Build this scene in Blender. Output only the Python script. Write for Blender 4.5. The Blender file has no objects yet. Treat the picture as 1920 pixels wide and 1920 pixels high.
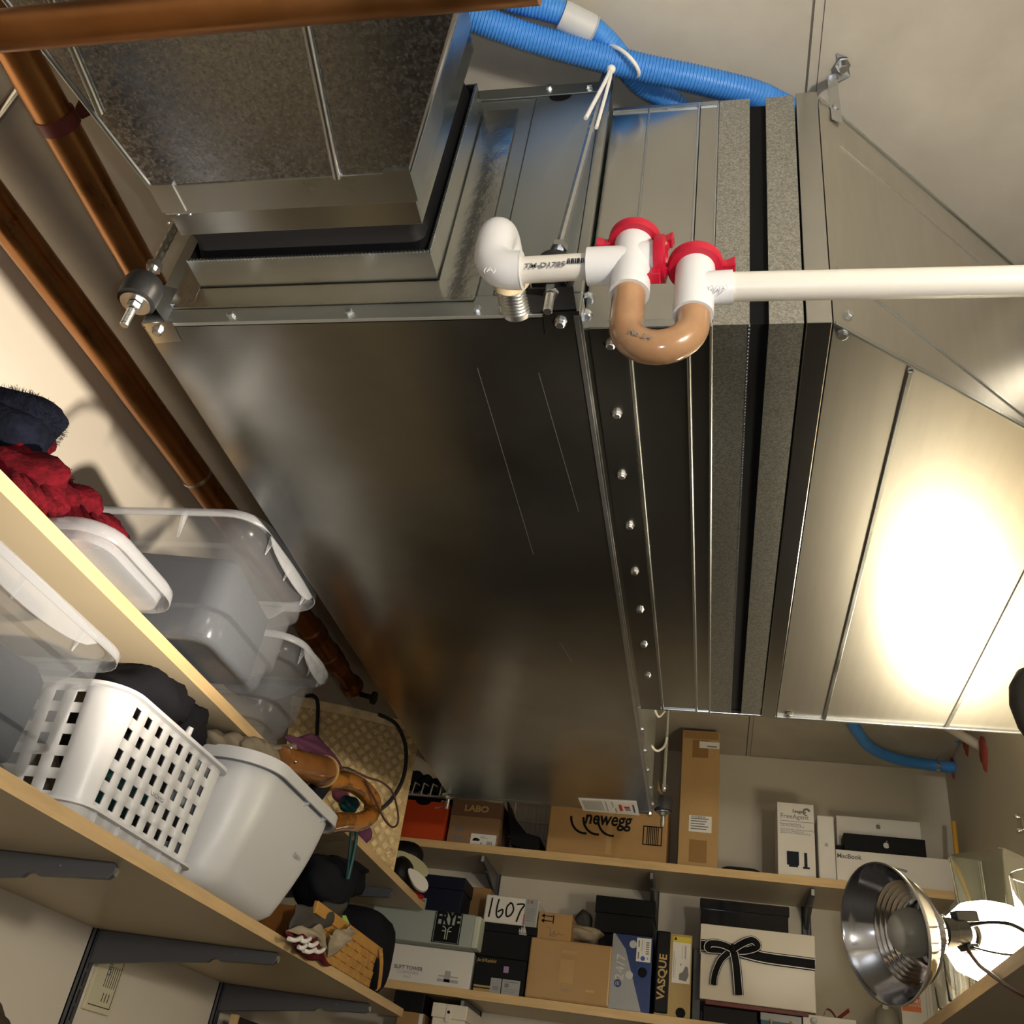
import bpy, math, random
from mathutils import Vector, Matrix
random.seed(7)
scene = bpy.context.scene
C = scene.collection
# ------------------------------------------------------------------ camera
F = 1780.0
CR = Vector((0.97642, 0.16464, 0.13969))      # camera right  in world (x right, y into the room, z up)
CD = Vector((0.02036, 0.57384, -0.81871))     # camera down
CF = Vector((-0.21495, 0.80224, 0.55696))     # camera forward
CF.normalize(); CR = (CR - CF*CR.dot(CF)).normalized(); CD = CF.cross(CR)
cam = bpy.data.cameras.new('camera'); cam.sensor_width = 36; cam.lens = F/1920*36
cam.clip_start = 0.02
co = bpy.data.objects.new('camera', cam); C.objects.link(co)
co.matrix_world = Matrix(((CR.x, -CD.x, -CF.x, 0), (CR.y, -CD.y, -CF.y, 0), (CR.z, -CD.z, -CF.z, 0), (0, 0, 0, 1)))
scene.camera = co
# ------------------------------------------------------------------ light
w = bpy.data.worlds.new('world'); scene.world = w; w.use_nodes = True
w.node_tree.nodes['Background'].inputs[0].default_value = (0.62, 0.6, 0.58, 1)
w.node_tree.nodes['Background'].inputs[1].default_value = 0.05
def point_light(name, loc, energy, col, radius):
    l = bpy.data.lights.new(name, 'POINT'); l.energy = energy; l.color = col; l.shadow_soft_size = radius
    o = bpy.data.objects.new(name, l); C.objects.link(o); o.location = loc
    return o
# work lamp standing low on the right, below the frame, turned to the left wall
sp = bpy.data.lights.new('work_lamp_light', 'SPOT'); sp.energy = 260.0; sp.color = (1.0, 0.86, 0.68); sp.shadow_soft_size = 0.03
sp.spot_size = math.radians(41); sp.spot_blend = 0.75
so = bpy.data.objects.new('work_lamp_light', sp); C.objects.link(so); so.location = (0.52, 0.75, -0.11)
so.rotation_euler = (Vector((-1.2, 1.02, 1.2))-so.location).to_track_quat('-Z', 'Y').to_euler()
point_light('room_lamp_light', (0.60, -0.20, 0.32), 38.0, (1.0, 0.93, 0.81), 0.05)       # bare bulb of the room, on the right behind the photographer
point_light('phone_flash_light', (0.03, -0.01, 0.02), 6.0, (0.82, 0.88, 1.0), 0.006)     # flash of the phone
LAMP_STRENGTH = 65.0                                                                     # the lit lamp on the right shelf
scene.view_settings.view_transform = 'Standard'; scene.view_settings.look = 'None'
scene.view_settings.exposure = 0.0; scene.view_settings.gamma = 1.0
scene.view_settings.use_curve_mapping = False
# ------------------------------------------------------------------ helpers
def at(u, v, x=None, y=None, z=None):
    """world point seen at pixel (u, v) of the 1920 frame on the plane x / y / z = value"""
    d = CR*((u-960)/F) + CD*((v-960)/F) + CF
    t = x/d.x if x is not None else (y/d.y if y is not None else z/d.z)
    return d*t
def atp(u, v, p, n):
    d = CR*((u-960)/F) + CD*((v-960)/F) + CF
    return d*(p.dot(n)/d.dot(n))
MATS = {}
def pm(name, col, rough=0.5, metal=0.0, noise=None, bump=None, alpha=None, trans=0.0, spec=None, coat=0.0, emit=None,
       col2=None, wave=None, stretch=None, vor=None, ior=None, rnoise=None, sheen=0.0):
    m = bpy.data.materials.new(name); m.use_nodes = True; nt = m.node_tree; N = nt.nodes; L = nt.links
    b = N['Principled BSDF']
    def S(k, v):
        if k in b.inputs: b.inputs[k].default_value = v
    S('Base Color', (*col, 1)); S('Roughness', rough); S('Metallic', metal)
    if spec is not None: S('Specular IOR Level', spec)
    if coat: S('Coat Weight', coat); S('Coat Roughness', 0.06)
    if trans: S('Transmission Weight', trans)
    if ior: S('IOR', ior)
    if sheen: S('Sheen Weight', sheen)
    if alpha is not None: S('Alpha', alpha)
    if emit: S('Emission Color', (*emit[:3], 1)); S('Emission Strength', emit[3])
    tc = N.new('ShaderNodeTexCoord'); mp = N.new('ShaderNodeMapping'); L.new(tc.outputs['Object'], mp.inputs[0])
    if stretch: mp.inputs['Scale'].default_value = stretch
    if noise or wave or vor:
        if wave:
            t = N.new('ShaderNodeTexWave'); t.inputs['Scale'].default_value = wave[0]; t.inputs['Distortion'].default_value = wave[1]
            t.inputs['Detail'].default_value = 3; t.inputs['Detail Scale'].default_value = 1.5; fac = t.outputs['Fac']; amt = wave[2]
        elif vor:
            t = N.new('ShaderNodeTexVoronoi'); t.inputs['Scale'].default_value = vor[0]
            sp = N.new('ShaderNodeSeparateColor'); L.new(t.outputs['Color'], sp.inputs[0]); fac = sp.outputs[0]; amt = vor[1]
        else:
            t = N.new('ShaderNodeTexNoise'); t.inputs['Scale'].default_value = noise[0]; t.inputs['Detail'].default_value = 5
            t.inputs['Roughness'].default_value = 0.6; fac = t.outputs['Fac']; amt = noise[1]
        L.new(mp.outputs[0], t.inputs['Vector'])
        r = N.new('ShaderNodeValToRGB'); L.new(fac, r.inputs[0])
        c2 = col2 or tuple(min(1, c*(1+amt)) for c in col); c1 = col if col2 else tuple(c*(1-amt) for c in col)
        r.color_ramp.elements[0].color = (*c1, 1); r.color_ramp.elements[1].color = (*c2, 1)
        r.color_ramp.elements[0].position = 0.3 if not vor else 0.0; r.color_ramp.elements[1].position = 0.7 if not vor else 1.0
        L.new(r.outputs[0], b.inputs['Base Color'])
    if rnoise:
        t = N.new('ShaderNodeTexNoise'); t.inputs['Scale'].default_value = rnoise[0]; t.inputs['Detail'].default_value = 4
        L.new(mp.outputs[0], t.inputs['Vector'])
        mr = N.new('ShaderNodeMapRange'); L.new(t.outputs['Fac'], mr.inputs[0])
        mr.inputs[1].default_value = 0.3; mr.inputs[2].default_value = 0.7
        mr.inputs[3].default_value = rnoise[1]; mr.inputs[4].default_value = rnoise[2]
        L.new(mr.outputs[0], b.inputs['Roughness'])
    if bump:
        t = N.new('ShaderNodeTexNoise'); t.inputs['Scale'].default_value = bump[0]; t.inputs['Detail'].default_value = 4
        L.new(mp.outputs[0], t.inputs['Vector'])
        bu = N.new('ShaderNodeBump'); bu.inputs['Strength'].default_value = bump[1]; bu.inputs['Distance'].default_value = bump[2] if len(bump) > 2 else 0.002
        L.new(t.outputs['Fac'], bu.inputs['Height']); L.new(bu.outputs[0], b.inputs['Normal'])
    MATS[name] = m
    return m
class MB:
    def __init__(s): s.v = []; s.f = []
    def add(s, vs, fs):
        o = len(s.v); s.v += [tuple(p) for p in vs]; s.f += [tuple(i+o for i in f) for f in fs]; return s
    def box(s, a, b, m=None):
        x0, y0, z0 = a; x1, y1, z1 = b
        vs = [Vector(p) for p in ((x0,y0,z0),(x1,y0,z0),(x1,y1,z0),(x0,y1,z0),(x0,y0,z1),(x1,y0,z1),(x1,y1,z1),(x0,y1,z1))]
        if m: vs = [m @ p for p in vs]
        return s.add(vs, [(0,3,2,1),(4,5,6,7),(0,1,5,4),(1,2,6,5),(2,3,7,6),(3,0,4,7)])
    def hexa(s, p):                      # 8 corners: bottom ring, top ring
        return s.add(p, [(0,3,2,1),(4,5,6,7),(0,1,5,4),(1,2,6,5),(2,3,7,6),(3,0,4,7)])
    def prism(s, poly, vec):
        n = len(poly); vec = Vector(vec); vs = [Vector(p) for p in poly]; vs += [p+vec for p in vs]
        fs = [tuple(range(n-1, -1, -1)), tuple(range(n, 2*n))] + [(i, (i+1) % n, n+(i+1) % n, n+i) for i in range(n)]
        return s.add(vs, fs)
    def loft(s, rings, cap0=True, cap1=True, closed=True):
        n = len(rings[0]); o = len(s.v)
        for r in rings: s.v += [tuple(p) for p in r]
        for k in range(len(rings)-1):
            for i in range(n if closed else n-1):
                j = (i+1) % n
                s.f.append((o+k*n+i, o+k*n+j, o+(k+1)*n+j, o+(k+1)*n+i))
        if cap0: s.f.append(tuple(o+i for i in range(n-1, -1, -1)))
        if cap1: s.f.append(tuple(o+(len(rings)-1)*n+i for i in range(n)))
        return s
    def tube(s, path, r, n=10, caps=True, flat=1.0):
        P = [Vector(p) for p in path]; R = r if isinstance(r, (list, tuple)) else [r]*len(P)
        T = [(P[min(i+1, len(P)-1)]-P[max(i-1, 0)]).normalized() for i in range(len(P))]
        up = Vector((0, 0, 1)) if abs(T[0].z) < 0.9 else Vector((1, 0, 0))
        a = (up - T[0]*up.dot(T[0])).normalized(); rings = []
        for i in range(len(P)):
            a = (a - T[i]*a.dot(T[i])).normalized(); b = T[i].cross(a)
            rings.append([P[i] + (a*math.cos(q)*flat + b*math.sin(q))*R[i] for q in [2*math.pi*k/n for k in range(n)]])
        return s.loft(rings, caps, caps)
    def lathe(s, prof, o, axis, n=24, cap0=True, cap1=True):
        o = Vector(o); ax = Vector(axis).normalized()
        up = Vector((0, 0, 1)) if abs(ax.z) < 0.9 else Vector((1, 0, 0))
        a = (up - ax*up.dot(ax)).normalized(); b = ax.cross(a)
        rings = [[o + ax*h + (a*math.cos(2*math.pi*k/n) + b*math.sin(2*math.pi*k/n))*r for k in range(n)] for r, h in prof]
        return s.loft(rings, cap0, cap1)
    def sphere(s, c, r, n=16, m=10, fn=None):
        c = Vector(c); r = Vector(r) if not isinstance(r, (int, float)) else Vector((r, r, r))
        rings = []
        for i in range(1, m):
            t = math.pi*i/m; ring = []
            for k in range(n):
                p = 2*math.pi*k/n; d = Vector((math.sin(t)*math.cos(p), math.sin(t)*math.sin(p), -math.cos(t)))
                q = Vector((d.x*r.x, d.y*r.y, d.z*r.z))*(fn(d) if fn else 1.0); ring.append(c+q)
            rings.append(ring)
        return s.loft(rings)
    def build(s, name, mat, parent=None, smooth=None, bevel=0, solid=0, seg=2, sub=0, M=None):
        me = bpy.data.meshes.new(name); me.from_pydata(s.v, [], s.f); me.validate(); me.update()
        if smooth is not None:
            me.polygons.foreach_set('use_smooth', [True]*len(me.polygons))
            me.set_sharp_from_angle(angle=math.radians(smooth))
        mm = MATS[mat] if isinstance(mat, str) else mat
        me.materials.append(mm)
        o = bpy.data.objects.new(name, me); C.objects.link(o)
        if parent: o.parent = parent
        if M is not None: o.matrix_local = M
        if solid: md = o.modifiers.new('solid', 'SOLIDIFY'); md.thickness = solid; md.offset = 0
        if bevel: md = o.modifiers.new('bevel', 'BEVEL'); md.width = bevel; md.segments = seg; md.limit_method = 'ANGLE'; md.angle_limit = 0.6
        if sub: md = o.modifiers.new('sub', 'SUBSURF'); md.levels = sub; md.render_levels = sub
        return o
def tag(o, label, cat=None, group=None, kind=None):
    if label: o['label'] = label
    if cat: o['category'] = cat
    if group: o['group'] = group
    if kind: o['kind'] = kind
    return o
def thing(name, label, cat, loc=(0, 0, 0), rotz=0.0, group=None, M=None):
    o = bpy.data.objects.new(name, None); C.objects.link(o); o.empty_display_size = 0.05
    if M is not None: o.matrix_world = M
    else: o.location = loc; o.rotation_euler = (0, 0, rotz)
    return tag(o, label, cat, group)
def copy_tree(o, parent=None):
    c = o.copy(); C.objects.link(c); c.parent = parent
    for ch in list(o.children): copy_tree(ch, c)
    return c
RX = Matrix.Rotation(math.pi/2, 4, 'X')
FRONT = RX                                          # print that faces -y (reads along +x)
SIDE = Matrix.Rotation(math.pi/2, 4, 'Z') @ RX      # print that faces +x (reads along +y)
def text(parent, body, pos, size, mat, face=FRONT, rot=0.0, name='lettering', shear=0, bold=0.0, space=1.0, width=1.0, align='CENTER'):
    cu = bpy.data.curves.new('txt', 'FONT'); cu.body = body; cu.size = size; cu.align_x = align; cu.align_y = 'CENTER'
    cu.shear = shear; cu.offset = bold; cu.space_character = space; cu.resolution_u = 3; cu.extrude = 0.0003
    ob = bpy.data.objects.new('txt', cu); C.objects.link(ob)
    dg = bpy.context.evaluated_depsgraph_get(); me = bpy.data.meshes.new_from_object(ob.evaluated_get(dg))
    bpy.data.objects.remove(ob); bpy.data.curves.remove(cu)
    me.name = name; me.materials.clear(); me.materials.append(MATS[mat])
    o = bpy.data.objects.new(name, me); C.objects.link(o); o.parent = parent
    o.matrix_local = Matrix.Translation(pos) @ face @ Matrix.Rotation(rot, 4, 'Z') @ Matrix.Diagonal((width, 1, 1, 1))
    return o
def decal(parent, name, mat, rects, y=-0.0006, face='F', th=0.0005):
    """flat printed patches on the front (-y) face: rects of (x0, z0, x1, z1)"""
    o = None
    if len(rects) <= 4:
        for x0, z0, x1, z1 in rects: o = MB().box((x0, y-th, z0), (x1, y, z1)).build(name, mat, parent)
        return o
    m = MB()
    for x0, z0, x1, z1 in rects: m.box((x0, y-th, z0), (x1, y, z1))
    o = m.build(name, mat, parent); o['kind'] = 'stuff'
    return o
def disc(parent, name, mat, x, z, r, y=-0.0006, n=20, r0=0):
    m = MB(); pts = [(x+r*math.cos(2*math.pi*k/n), y, z+r*math.sin(2*math.pi*k/n)) for k in range(n)]
    m.prism(pts, (0, -0.0005, 0)); return m.build(name, mat, parent)
def bez(p0, p1, p2, p3, n=12):
    p0, p1, p2, p3 = map(Vector, (p0, p1, p2, p3))
    return [p0*(1-t)**3+p1*3*t*(1-t)**2+p2*3*t*t*(1-t)+p3*t**3 for t in [i/n for i in range(n+1)]]
def spline(pts, n=6):
    P = [Vector(p) for p in pts]; out = []
    for i in range(len(P)-1):
        a = P[max(i-1, 0)]; b = P[i]; c = P[i+1]; d = P[min(i+2, len(P)-1)]
        for k in range(n):
            t = k/n
            out.append(0.5*((2*b)+(c-a)*t+(2*a-5*b+4*c-d)*t*t+(3*b-a-3*c+d)*t**3))
    out.append(P[-1]); return out
def rrect(x0, x1, y0, y1, r, z, n=5):
    """rounded rectangle ring, counter-clockwise, in a z plane"""
    pts = []
    for cx, cy, a0 in ((x1-r, y0+r, -90), (x1-r, y1-r, 0), (x0+r, y1-r, 90), (x0+r, y0+r, 180)):
        for k in range(n+1):
            a = math.radians(a0+90*k/n); pts.append(Vector((cx+r*math.cos(a), cy+r*math.sin(a), z)))
    return pts
# ------------------------------------------------------------------ materials
pm('concrete', (0.50, 0.46, 0.385), 0.85, noise=(5.5, 0.13), bump=(28, 0.45, 0.002))
pm('paint_cream', (0.74, 0.69, 0.60), 0.7, noise=(1.5, 0.03))
pm('paint_back', (0.60, 0.55, 0.46), 0.75, noise=(1.5, 0.03))
pm('paint_front', (0.5, 0.48, 0.44), 0.8)
pm('floor_mat', (0.045, 0.04, 0.035), 0.6, noise=(6, 0.2))
pm('shelf_face', (0.50, 0.42, 0.29), 0.42, noise=(3, 0.05))
pm('birch', (0.60, 0.42, 0.215), 0.45, noise=(14, 0.13), stretch=(6, 0.5, 6))
pm('birch_x', (0.66, 0.46, 0.22), 0.45, noise=(14, 0.12), stretch=(0.5, 6, 6))
pm('bracket_grey', (0.075, 0.078, 0.09), 0.38, metal=0.0)
pm('chrome', (0.8, 0.8, 0.8), 0.12, metal=1.0)
pm('zinc', (0.62, 0.64, 0.66), 0.28, metal=1.0)
pm('galv', (0.50, 0.515, 0.50), 0.30, metal=1.0, noise=(7, 0.08), rnoise=(9, 0.24, 0.38))
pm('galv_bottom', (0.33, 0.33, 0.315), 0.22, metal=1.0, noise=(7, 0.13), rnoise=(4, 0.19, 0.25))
pm('galv_front', (0.50, 0.53, 0.515), 0.40, metal=1.0, noise=(5, 0.05))
pm('galv_spangle', (0.50, 0.51, 0.49), 0.36, metal=1.0, vor=(620, 0.30), bump=(420, 0.2, 0.0006))
pm('galv_speck', (0.40, 0.41, 0.44), 0.22, metal=1.0, noise=(260, 0.28), rnoise=(300, 0.15, 0.34))
pm('galv_trans', (0.56, 0.54, 0.49), 0.36, metal=1.0, noise=(9, 0.04), stretch=(9, 0.7, 1))
pm('galv_dull', (0.53, 0.53, 0.51), 0.2, metal=1.0, noise=(6, 0.05))
pm('foil', (0.66, 0.66, 0.62), 0.22, metal=1.0, bump=(60, 0.4, 0.002))
pm('black_cloth', (0.005, 0.005, 0.006), 0.7, spec=0.15)
pm('rubber', (0.012, 0.012, 0.013), 0.5)
pm('copper', (0.40, 0.185, 0.07), 0.34, metal=1.0, noise=(6, 0.28), rnoise=(12, 0.24, 0.46))
pm('copper_dark', (0.33, 0.16, 0.07), 0.4, metal=1.0, noise=(14, 0.3))
pm('red_clamp', (0.16, 0.03, 0.025), 0.5)
pm('blue_hose', (0.06, 0.27, 0.72), 0.4, spec=0.5)
pm('grey_coupling', (0.55, 0.56, 0.57), 0.5)
pm('pvc', (0.70, 0.70, 0.71), 0.3)
pm('pvc_pipe', (0.68, 0.65, 0.59), 0.35)
pm('red_cap', (0.45, 0.008, 0.03), 0.35)
pm('amber_tube', (0.36, 0.20, 0.10), 0.18, noise=(18, 0.18), alpha=0.93, coat=0.5)
pm('hemp', (0.50, 0.42, 0.27), 0.8, noise=(60, 0.3))
pm('white_tie', (0.85, 0.84, 0.8), 0.4)
pm('ink', (0.007, 0.007, 0.008), 0.7, spec=0.15)
pm('ink_grey', (0.18, 0.18, 0.19), 0.6)
pm('ink_mid', (0.38, 0.38, 0.38), 0.6)
pm('paper', (0.80, 0.79, 0.76), 0.6)
pm('cream_plaque', (0.72, 0.68, 0.50), 0.5)
pm('clear_plastic', (0.34, 0.36, 0.40), 0.2, alpha=0.11, spec=0.5)
pm('clear_rim', (0.46, 0.48, 0.52), 0.3, alpha=0.36)
pm('grey_plastic', (0.24, 0.26, 0.29), 0.22, alpha=0.2)
pm('white_plastic', (0.66, 0.67, 0.70), 0.35)
pm('bin_white', (0.58, 0.59, 0.615), 0.38)
pm('cloth_dark', (0.012, 0.012, 0.016), 0.9, bump=(60, 0.5, 0.003))
pm('cloth_slate', (0.022, 0.027, 0.037), 0.9, bump=(30, 0.6, 0.004))
pm('cloth_navy', (0.004, 0.005, 0.012), 0.95, noise=(60, 0.5), bump=(90, 0.9, 0.004))
pm('cloth_red', (0.075, 0.002, 0.006), 0.9, noise=(45, 0.55), bump=(70, 0.9, 0.004), stretch=(0.6, 2.2, 2.2))
pm('cloth_beige', (0.36, 0.30, 0.22), 0.85, noise=(30, 0.15))
pm('cloth_taupe', (0.20, 0.165, 0.12), 0.7, bump=(20, 0.5, 0.004))
pm('cloth_grey', (0.07, 0.064, 0.06), 0.85, bump=(30, 0.5, 0.004))
pm('cloth_purple', (0.13, 0.045, 0.095), 0.85, bump=(40, 0.4, 0.002))
pm('cloth_pink', (0.5, 0.17, 0.26), 0.85)
pm('teal', (0.0, 0.055, 0.06), 0.5)
pm('cloth_maroon', (0.12, 0.014, 0.022), 0.85)
pm('lime', (0.35, 0.62, 0.12), 0.6)
pm('straw', (0.60, 0.44, 0.22), 0.75, noise=(60, 0.25))
pm('straw_light', (0.82, 0.64, 0.37), 0.7, noise=(30, 0.25))
pm('handle_black', (0.012, 0.014, 0.016), 0.6)
pm('wood_gloss', (0.30, 0.115, 0.018), 0.25, wave=(9, 6, 0.35), coat=0.6)
pm('leather_brown', (0.22, 0.085, 0.02), 0.32, noise=(18, 0.25), coat=0.4)
pm('cord_brown', (0.09, 0.04, 0.03), 0.6)
pm('splint', (0.50, 0.26, 0.06), 0.5, noise=(30, 0.25))
pm('leather_tan', (0.52, 0.27, 0.06), 0.45, noise=(12, 0.12))
pm('kraft', (0.42, 0.25, 0.10), 0.75, noise=(8, 0.08), stretch=(1, 1, 3))
pm('kraft_dark', (0.31, 0.175, 0.065), 0.75, noise=(8, 0.08))
pm('kraft_light', (0.46, 0.29, 0.12), 0.7, noise=(8, 0.06))
pm('packing_tape', (0.44, 0.27, 0.115), 0.12, coat=0.8, bump=(20, 0.3, 0.003))
pm('brown_tape', (0.30, 0.16, 0.05), 0.4)
pm('orange_card', (0.52, 0.055, 0.008), 0.45)
pm('labo_brown', (0.15, 0.075, 0.045), 0.6)
pm('labo_body', (0.28, 0.165, 0.085), 0.7)
pm('gold_print', (0.50, 0.34, 0.12), 0.5)
pm('black_card', (0.006, 0.006, 0.007), 0.5, spec=0.2)
pm('black_gloss', (0.008, 0.009, 0.015), 0.12, coat=1.0)
pm('navy_card', (0.006, 0.008, 0.022), 0.5, spec=0.25)
pm('frye_grey', (0.33, 0.37, 0.34), 0.6)
pm('frye_lid', (0.50, 0.54, 0.44), 0.6)
pm('white_card', (0.74, 0.71, 0.66), 0.45)
pm('cream_card', (0.76, 0.70, 0.60), 0.3, coat=0.2)
pm('silver_card', (0.34, 0.35, 0.36), 0.35, noise=(9, 0.08))
pm('blue_card', (0.012, 0.035, 0.16), 0.35)
pm('tan_card', (0.40, 0.28, 0.10), 0.5)
pm('yellow_print', (0.65, 0.52, 0.04), 0.5)
pm('red_print', (0.55, 0.04, 0.03), 0.5)
pm('red_ribbon', (0.42, 0.01, 0.015), 0.3)
pm('orange_print', (0.60, 0.14, 0.03), 0.5)
pm('blue_print', (0.03, 0.09, 0.4), 0.5)
pm('lilac_print', (0.32, 0.22, 0.38), 0.5)
pm('dot_pale', (0.55, 0.56, 0.55), 0.5)
pm('yellow_wood', (0.75, 0.42, 0.05), 0.45)
pm('vase_glass', (0.93, 0.98, 0.95), 0.02, trans=1.0, ior=1.45)
pm('thin_glass', (0.97, 0.98, 0.97), 0.02, trans=1.0, ior=1.3)
pm('frosted', (0.30, 0.29, 0.25), 0.35)
pm('reflector', (0.62, 0.62, 0.65), 0.11, metal=1.0)
pm('black_plastic', (0.012, 0.012, 0.013), 0.35)
pm('lamp_glow', (1, 0.95, 0.85), 0.5, emit=(1.0, 0.87, 0.62, LAMP_STRENGTH))
pm('sealant_red', (0.30, 0.045, 0.03), 0.7, bump=(40, 0.6, 0.004))
pm('conduit_white', (0.62, 0.56, 0.48), 0.5)
pm('black_housing', (0.02, 0.018, 0.014), 0.45)
pm('olive', (0.055, 0.045, 0.028), 0.85, bump=(50, 0.4, 0.003))
pm('wire_white', (0.55, 0.52, 0.47), 0.4)
pm('hat_olive', (0.42, 0.40, 0.24), 0.8)
pm('teal_card', (0.02, 0.12, 0.18), 0.5)
pm('galv_scratch', (0.40, 0.40, 0.385), 0.34, metal=1.0)
for k_, m_ in MATS.items():
    if k_.startswith('cloth') or k_ in ('olive', 'straw', 'straw_light'): m_.node_tree.nodes['Principled BSDF'].inputs['Specular IOR Level'].default_value = 0.12
# ================================================================== setting
XW, XR, YB, ZC, YF, ZF = -1.20, 0.69, 3.03, 1.165, -1.7, -1.35
def struct(name, mb, mat, **k): return tag(mb.build(name, mat, **k), None, kind='structure')
xj = at(1516, 90, z=ZC).x
m = MB().box((XW-0.1, YF-0.1, ZC), (xj, YB+0.1, ZC+0.15)); m.box((xj+0.003, YF-0.1, ZC), (xj+0.0135, YB+0.1, ZC+0.15))
m.box((xj+0.0148, YF-0.1, ZC+0.0015), (XR+0.1, YB+0.1, ZC+0.15)); m.box((xj-0.01, YF-0.1, ZC+0.006), (xj+0.02, YB+0.1, ZC+0.15))
struct('ceiling', m, 'concrete')
struct('wall_left', MB().box((XW-0.1, YF, ZF), (XW, YB, ZC)), 'paint_cream')
struct('wall_back', MB().box((XW-0.1, YB, ZF), (XR+0.1, YB+0.1, ZC)), 'paint_back')
ys = at(1868, 1480, x=XR).y
m = MB().box((XR, YF, ZF), (XR+0.1, ys, ZC)); m.box((XR+0.0015, ys+0.003, ZF), (XR+0.1, YB, ZC)); m.box((XR+0.01, ys-0.01, ZF), (XR+0.1, ys+0.02, ZC))
struct('wall_right', m, 'paint_back')
struct('wall_front', MB().box((XW-0.1, YF-0.1, ZF), (XR+0.1, YF, ZC)), 'paint_front')
struct('floor', MB().box((XW-0.1, YF-0.1, ZF-0.1), (XR+0.1, YB+0.1, ZF)), 'floor_mat')
struct('unseen_dark_panel', MB().box((XW, 2.80, ZF), (XR, YB, -0.05)), 'floor_mat')  # unseen panel, added so the air handler underside reflects something dark
tr = MB().box((XW+0.0, 0.3, ZC-0.006), (XW+0.006, YB, ZC)); struct('trim_1', tr, 'paint_cream')

# ================================================================== air handler
AX0, AX1, AY0, AY1, AZ0, AZ1 = -0.633, -0.142, 0.66, 2.226, 0.70, 1.112
ah = thing('air_handler', 'large galvanised sheet metal air handler box hanging in the middle under the ceiling', 'air handler')
MB().box((AX0+0.003, AY0+0.004, AZ0+0.004), (AX1-0.003, AY1-0.003, AZ1)).build('casing', 'galv_front', ah)
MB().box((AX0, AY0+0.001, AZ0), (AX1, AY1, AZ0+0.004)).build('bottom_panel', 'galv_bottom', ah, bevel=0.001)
m = MB().box((AX0, AY0-0.002, AZ0+0.0), (AX1, AY0+0.004, AZ0+0.03)); m.build('bottom_rail', 'galv_front', ah, bevel=0.0008)
MB().box((AX0, AY0-0.002, AZ1-0.022), (AX1, AY0+0.004, AZ1)).build('top_rail', 'galv_front', ah, bevel=0.0008)
MB().box((AX0+0.004, AY0, AZ0+0.032), (-0.2365, AY0+0.004, AZ1-0.024)).build('front_panel', 'galv_front', ah)
MB().box((-0.2345, AY0-0.001, AZ0+0.032), (AX1-0.012, AY0+0.004, AZ1-0.024)).build('access_panel', 'galv_front', ah)
mm = MB(); n = 14
mm.prism([(-0.205+0.014*math.cos(math.pi*k/n), AY0-0.0016, AZ1-0.0235-0.012*math.sin(math.pi*k/n)) for k in range(n+1)], (0, 0.0004, 0))
mm.build('finger_hole', 'black_cloth', ah)
MB().box((AX1-0.011, AY0-0.003, AZ0+0.03), (AX1, AY0+0.004, AZ1)).build('corner_post', 'galv', ah, bevel=0.001)
# angle iron along the lower right edge and the long lower edges
MB().box((AX1-0.001, AY0, AZ0-0.0015), (AX1+0.0015, AY1, AZ0+0.025)).build('edge_angle', 'galv', ah)
MB().box((AX1-0.006, AY0, AZ0-0.0022), (AX1-0.001, AY1, AZ0)).build('edge_lip', 'zinc', ah)
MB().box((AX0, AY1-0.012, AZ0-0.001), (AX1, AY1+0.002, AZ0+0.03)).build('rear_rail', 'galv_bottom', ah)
def screw_mesh(name, r=0.0042):
    m = MB(); m.lathe([(r*1.25, 0), (r*1.25, 0.0012), (r, 0.0012), (r, 0.0035), (r*0.72, 0.0042)], (0, 0, 0), (0, 0, 1), n=8)
    me = m.build(name, 'zinc', None); d = me.data; bpy.data.objects.remove(me); return d
SCREW = screw_mesh('screw')
def screws(parent, pts, nrm, s=1.0):
    q = Vector((0, 0, 1)).rotation_difference(Vector(nrm)).to_matrix().to_4x4()
    for p in pts:
        o = bpy.data.objects.new('screw', SCREW); C.objects.link(o); o.parent = parent
        o.matrix_local = Matrix.Translation(p) @ q @ Matrix.Diagonal((s, s, s, 1))
screws(ah, [at(u, v, y=AY0-0.002) for u, v in ((433, 592), (655, 587), (895, 581), (940, 578), (1030, 165), (1106, 163), (1137, 164))], (0, -1, 0), 1.0)
screws(ah, [(AX1+0.0015, y, AZ0+0.012) for y in (0.69, 0.74, 0.86, 1.25, 1.62, 1.75, 1.86, 1.97, 2.08, 2.19)], (1, 0, 0), 1.0)
# foil tape around the outlet
TP = 0.0012
tp = MB().box((-0.600, AY0-0.0035-TP, 0.722), (-0.255, AY0-0.003, 0.752)); tp.build('foil_tape', 'foil', ah)
MB().box((-0.297, AY0-0.0038-TP, 0.725), (-0.254, AY0-0.0032, 1.06)).build('foil_tape', 'foil', ah)
MB().box((-0.606, AY0-0.0036-TP, 0.728), (-0.578, AY0-0.003, 1.05)).build('foil_tape', 'foil', ah)
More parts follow.
